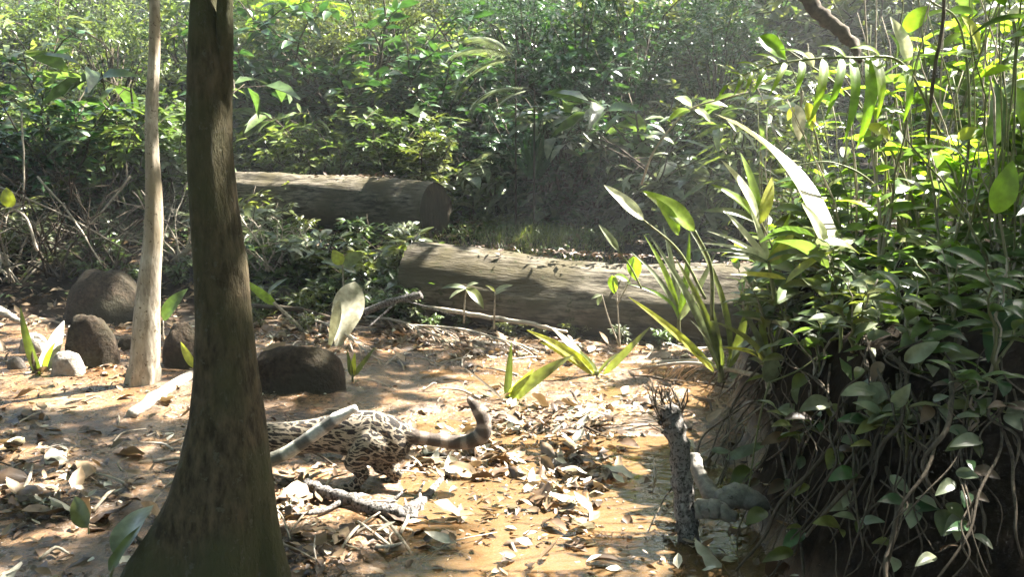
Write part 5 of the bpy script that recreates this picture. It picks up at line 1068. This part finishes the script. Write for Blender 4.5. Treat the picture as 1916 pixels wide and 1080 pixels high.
# moss and fine leaves over the bank top
n = 5000; xx = r2.uniform(1.0, 6, n); yy = r2.uniform(2.8, 8, n); k = bank(xx, yy) > .75; xx, yy = xx[k], yy[k]; n = len(xx); zz = ground(xx, yy) + r2.uniform(.02, .2, n)
V, F = leaves_np(np.stack([xx, yy, zz], -1), np.stack([r2.normal(0, 1, n), r2.normal(0, 1, n), r2.normal(.2, .3, n)], -1), np.stack([r2.normal(0, .4, n), r2.normal(0, .4, n), np.ones(n)], -1), r2.uniform(.05, .12, n), .4, 2, .25)
o = link('bank_ground_cover', mesh_np('bank_ground_cover', V, F), 'green', kind='stuff'); o['label'] = 'small leafy growth covering the top of the earth bank'; o['category'] = 'ground cover'

# ------------------------------------------------------------------ forest canopy out of view, gaps and clumps shaped to light the clearing
def canopy(parent, xr, yr, zr, dens, seed, region=None):
    area = (xr[1] - xr[0]) * (yr[1] - yr[0]); n = int(area * dens); r = np.random.default_rng(seed)
    P = np.stack([r.uniform(*xr, n), r.uniform(*yr, n), r.uniform(*zr, n)], -1)
    g = P - SD[None] * (P[:, 2:3] / SD[2])            # where its shadow falls
    dn = np.ones(n)
    back_ = ss(8.8, 11.0, g[:, 1])
    dn = dn * (1 - back_ * np.where(g[:, 0] < 0.2 * g[:, 1] * .1, .62, .18))   # brush behind gets dappled sun, darker gap right of centre
    cl = fbm(g[:, 0] * .9, g[:, 1] * .9, 61, 3)
    dn = dn * np.clip(1 + back_ * cl * 5, .05, 1.5)
    g2 = P - SD[None] * ((P[:, 2:3] - 1.6) / SD[2])
    dn = np.where((g2[:, 0] > .9) & (g2[:, 0] < 5.5) & (g2[:, 1] > 3.0) & (g2[:, 1] < 8.5), dn * .3, dn)
    k = (r.random(n) < dn) & keep(P)
    P = P[k]
    if seed == 1:     # extra leaf clumps added sunward of places meant to lie in shade
        for (cx, cy, cz, cr) in [(*px(820, 388, 10.8), .55), (*px(1080, 330, 13), 1.2), (*px(960, 420, 10.5), .8), (*px(700, 690, 6.2), .5), (*px(570, 620, 7.4), .7), (*px(1450, 860, 3.4), .4), (*px(1600, 850, 3.1), .5), (*px(1800, 850, 2.9), .6), (*px(480, 940, 3.0), .3)]:
            q = np.array([cx, cy, cz]) + SD * 8.2; a_ = r.uniform(0, 6.28, 70); rr_ = cr * 1.2 * np.sqrt(r.random(70)); Q = q + np.stack([np.cos(a_) * rr_, np.sin(a_) * rr_, r.uniform(-.5, .5, 70)], -1)
            P = np.vstack([P, Q[keep(Q)]])
    n = len(P)
    V, F = leaves_np(P, r.normal(0, 1, (n, 3)) * np.array([1, 1, .35]), np.stack([r.normal(0, .45, n), r.normal(0, .45, n), np.ones(n)], -1), r.uniform(.28, .5, n), .45, 2, .25)
    return link('crown', mesh_np('crown', V, F), 'canopy', parent, 'stuff')  # unseen leaf layer, its holes cut so sun reaches the lit targets
canopy(BIG, (-9, 5), (-6, 9), (6.5, 8.5), 75, 1)
canopy(THIN, (-9, 5), (9, 30), (7.5, 9.5), 60, 2)
n = 15000; r2 = np.random.default_rng(31); a_ = r2.uniform(R(150), R(400), n); rad = r2.uniform(11, 15, n)  # leaf ring behind the view and high far leaves, added to block sky light
xx = np.cos(a_) * rad; yy = np.sin(a_) * rad + 2; zz = r2.uniform(0, 10, n); k = ~((yy > 6) & (np.abs(xx) < yy * .62 + 1.0)); k &= keep(np.stack([xx, yy, zz], -1)); xx, yy, zz = xx[k], yy[k], zz[k]
m_ = 9000; xx = np.append(xx, r2.uniform(-28, 28, m_)); yy = np.append(yy, r2.uniform(29, 34, m_)); zz = np.append(zz, r2.uniform(5.5, 16, m_)); n = len(xx)
V, F = leaves_np(np.stack([xx, yy, zz], -1), r2.normal(0, 1, (n, 3)), np.stack([r2.normal(0, 1, n), r2.normal(0, 1, n), np.ones(n) * .5], -1), r2.uniform(.4, .7, n), .45, 2, .3)
o = link('surrounding_forest', mesh_np('surrounding_forest', V, F), 'canopy', kind='stuff'); o['label'] = 'mostly unseen forest foliage around the clearing, added to cut sky fill'; o['category'] = 'foliage'
TR = thing('canopy_tree', 'unseen tall tree outside the right edge whose crown shades the bank', 'tree', (9.5, 5.0, gz(9.5, 5)))
mb = MB(); mb.tube([(9.5, 5, -.2), (9.4, 5.1, 4), (9.3, 5.2, 8.2)], [.25, .2, .12], 16, True, .05); part('trunk', mb, 'trunk', TR)
canopy(TR, (5, 17), (-6, 24), (6.5, 9.5), 60, 3)
print('objects', len(bpy.data.objects), 'tris', sum(len(m.polygons) * 2 for m in bpy.data.meshes))
if HAZE:
    m, t = newmat('air'); v = N(t, 'ShaderNodeVolumePrincipled', Density=HAZE, Anisotropy=.3); v.inputs['Color'].default_value = (.93, .96, .95, 1)
    o_ = t.nodes.new('ShaderNodeOutputMaterial'); t.links.new(v.outputs[0], o_.inputs['Volume'])
    a, b, z0, z1 = 62, 92, -1.5, 24
    me = bpy.data.meshes.new('haze'); me.from_pydata([(x, y, z) for z in (z0, z1) for x, y in ((-a, -32), (a, -32), (a, b), (-a, b))], [], [(3, 2, 1, 0), (4, 5, 6, 7), (0, 1, 5, 4), (1, 2, 6, 5), (2, 3, 7, 6), (3, 0, 4, 7)])
    link('haze', me, m, kind='stuff')

ORD = ['first', 'second', 'third', 'fourth', 'fifth', 'sixth', 'seventh', 'eighth', 'ninth', 'tenth', 'eleventh', 'twelfth']
byl = {}
for T, k in RANKED: byl.setdefault(T['label'], []).append((k, T))
for lb, g in byl.items():
    if len(g) > 1:
        for i, (k, T) in enumerate(sorted(g, key=lambda q: q[0])): T['label'] = lb + f", {ORD[min(i, 11)]} from left"
for o in bpy.data.objects:      # keep labels short
    lb = o.get('label')
    if lb and len(lb.replace('-', ' ').split()) > 15 and o.name.startswith('undergrowth'):
        o['label'] = lb.replace('low leafy plant', 'leafy plant').replace(', thick log end', '').replace(', beside thick log end', ', near').replace(' of the clearing', '')
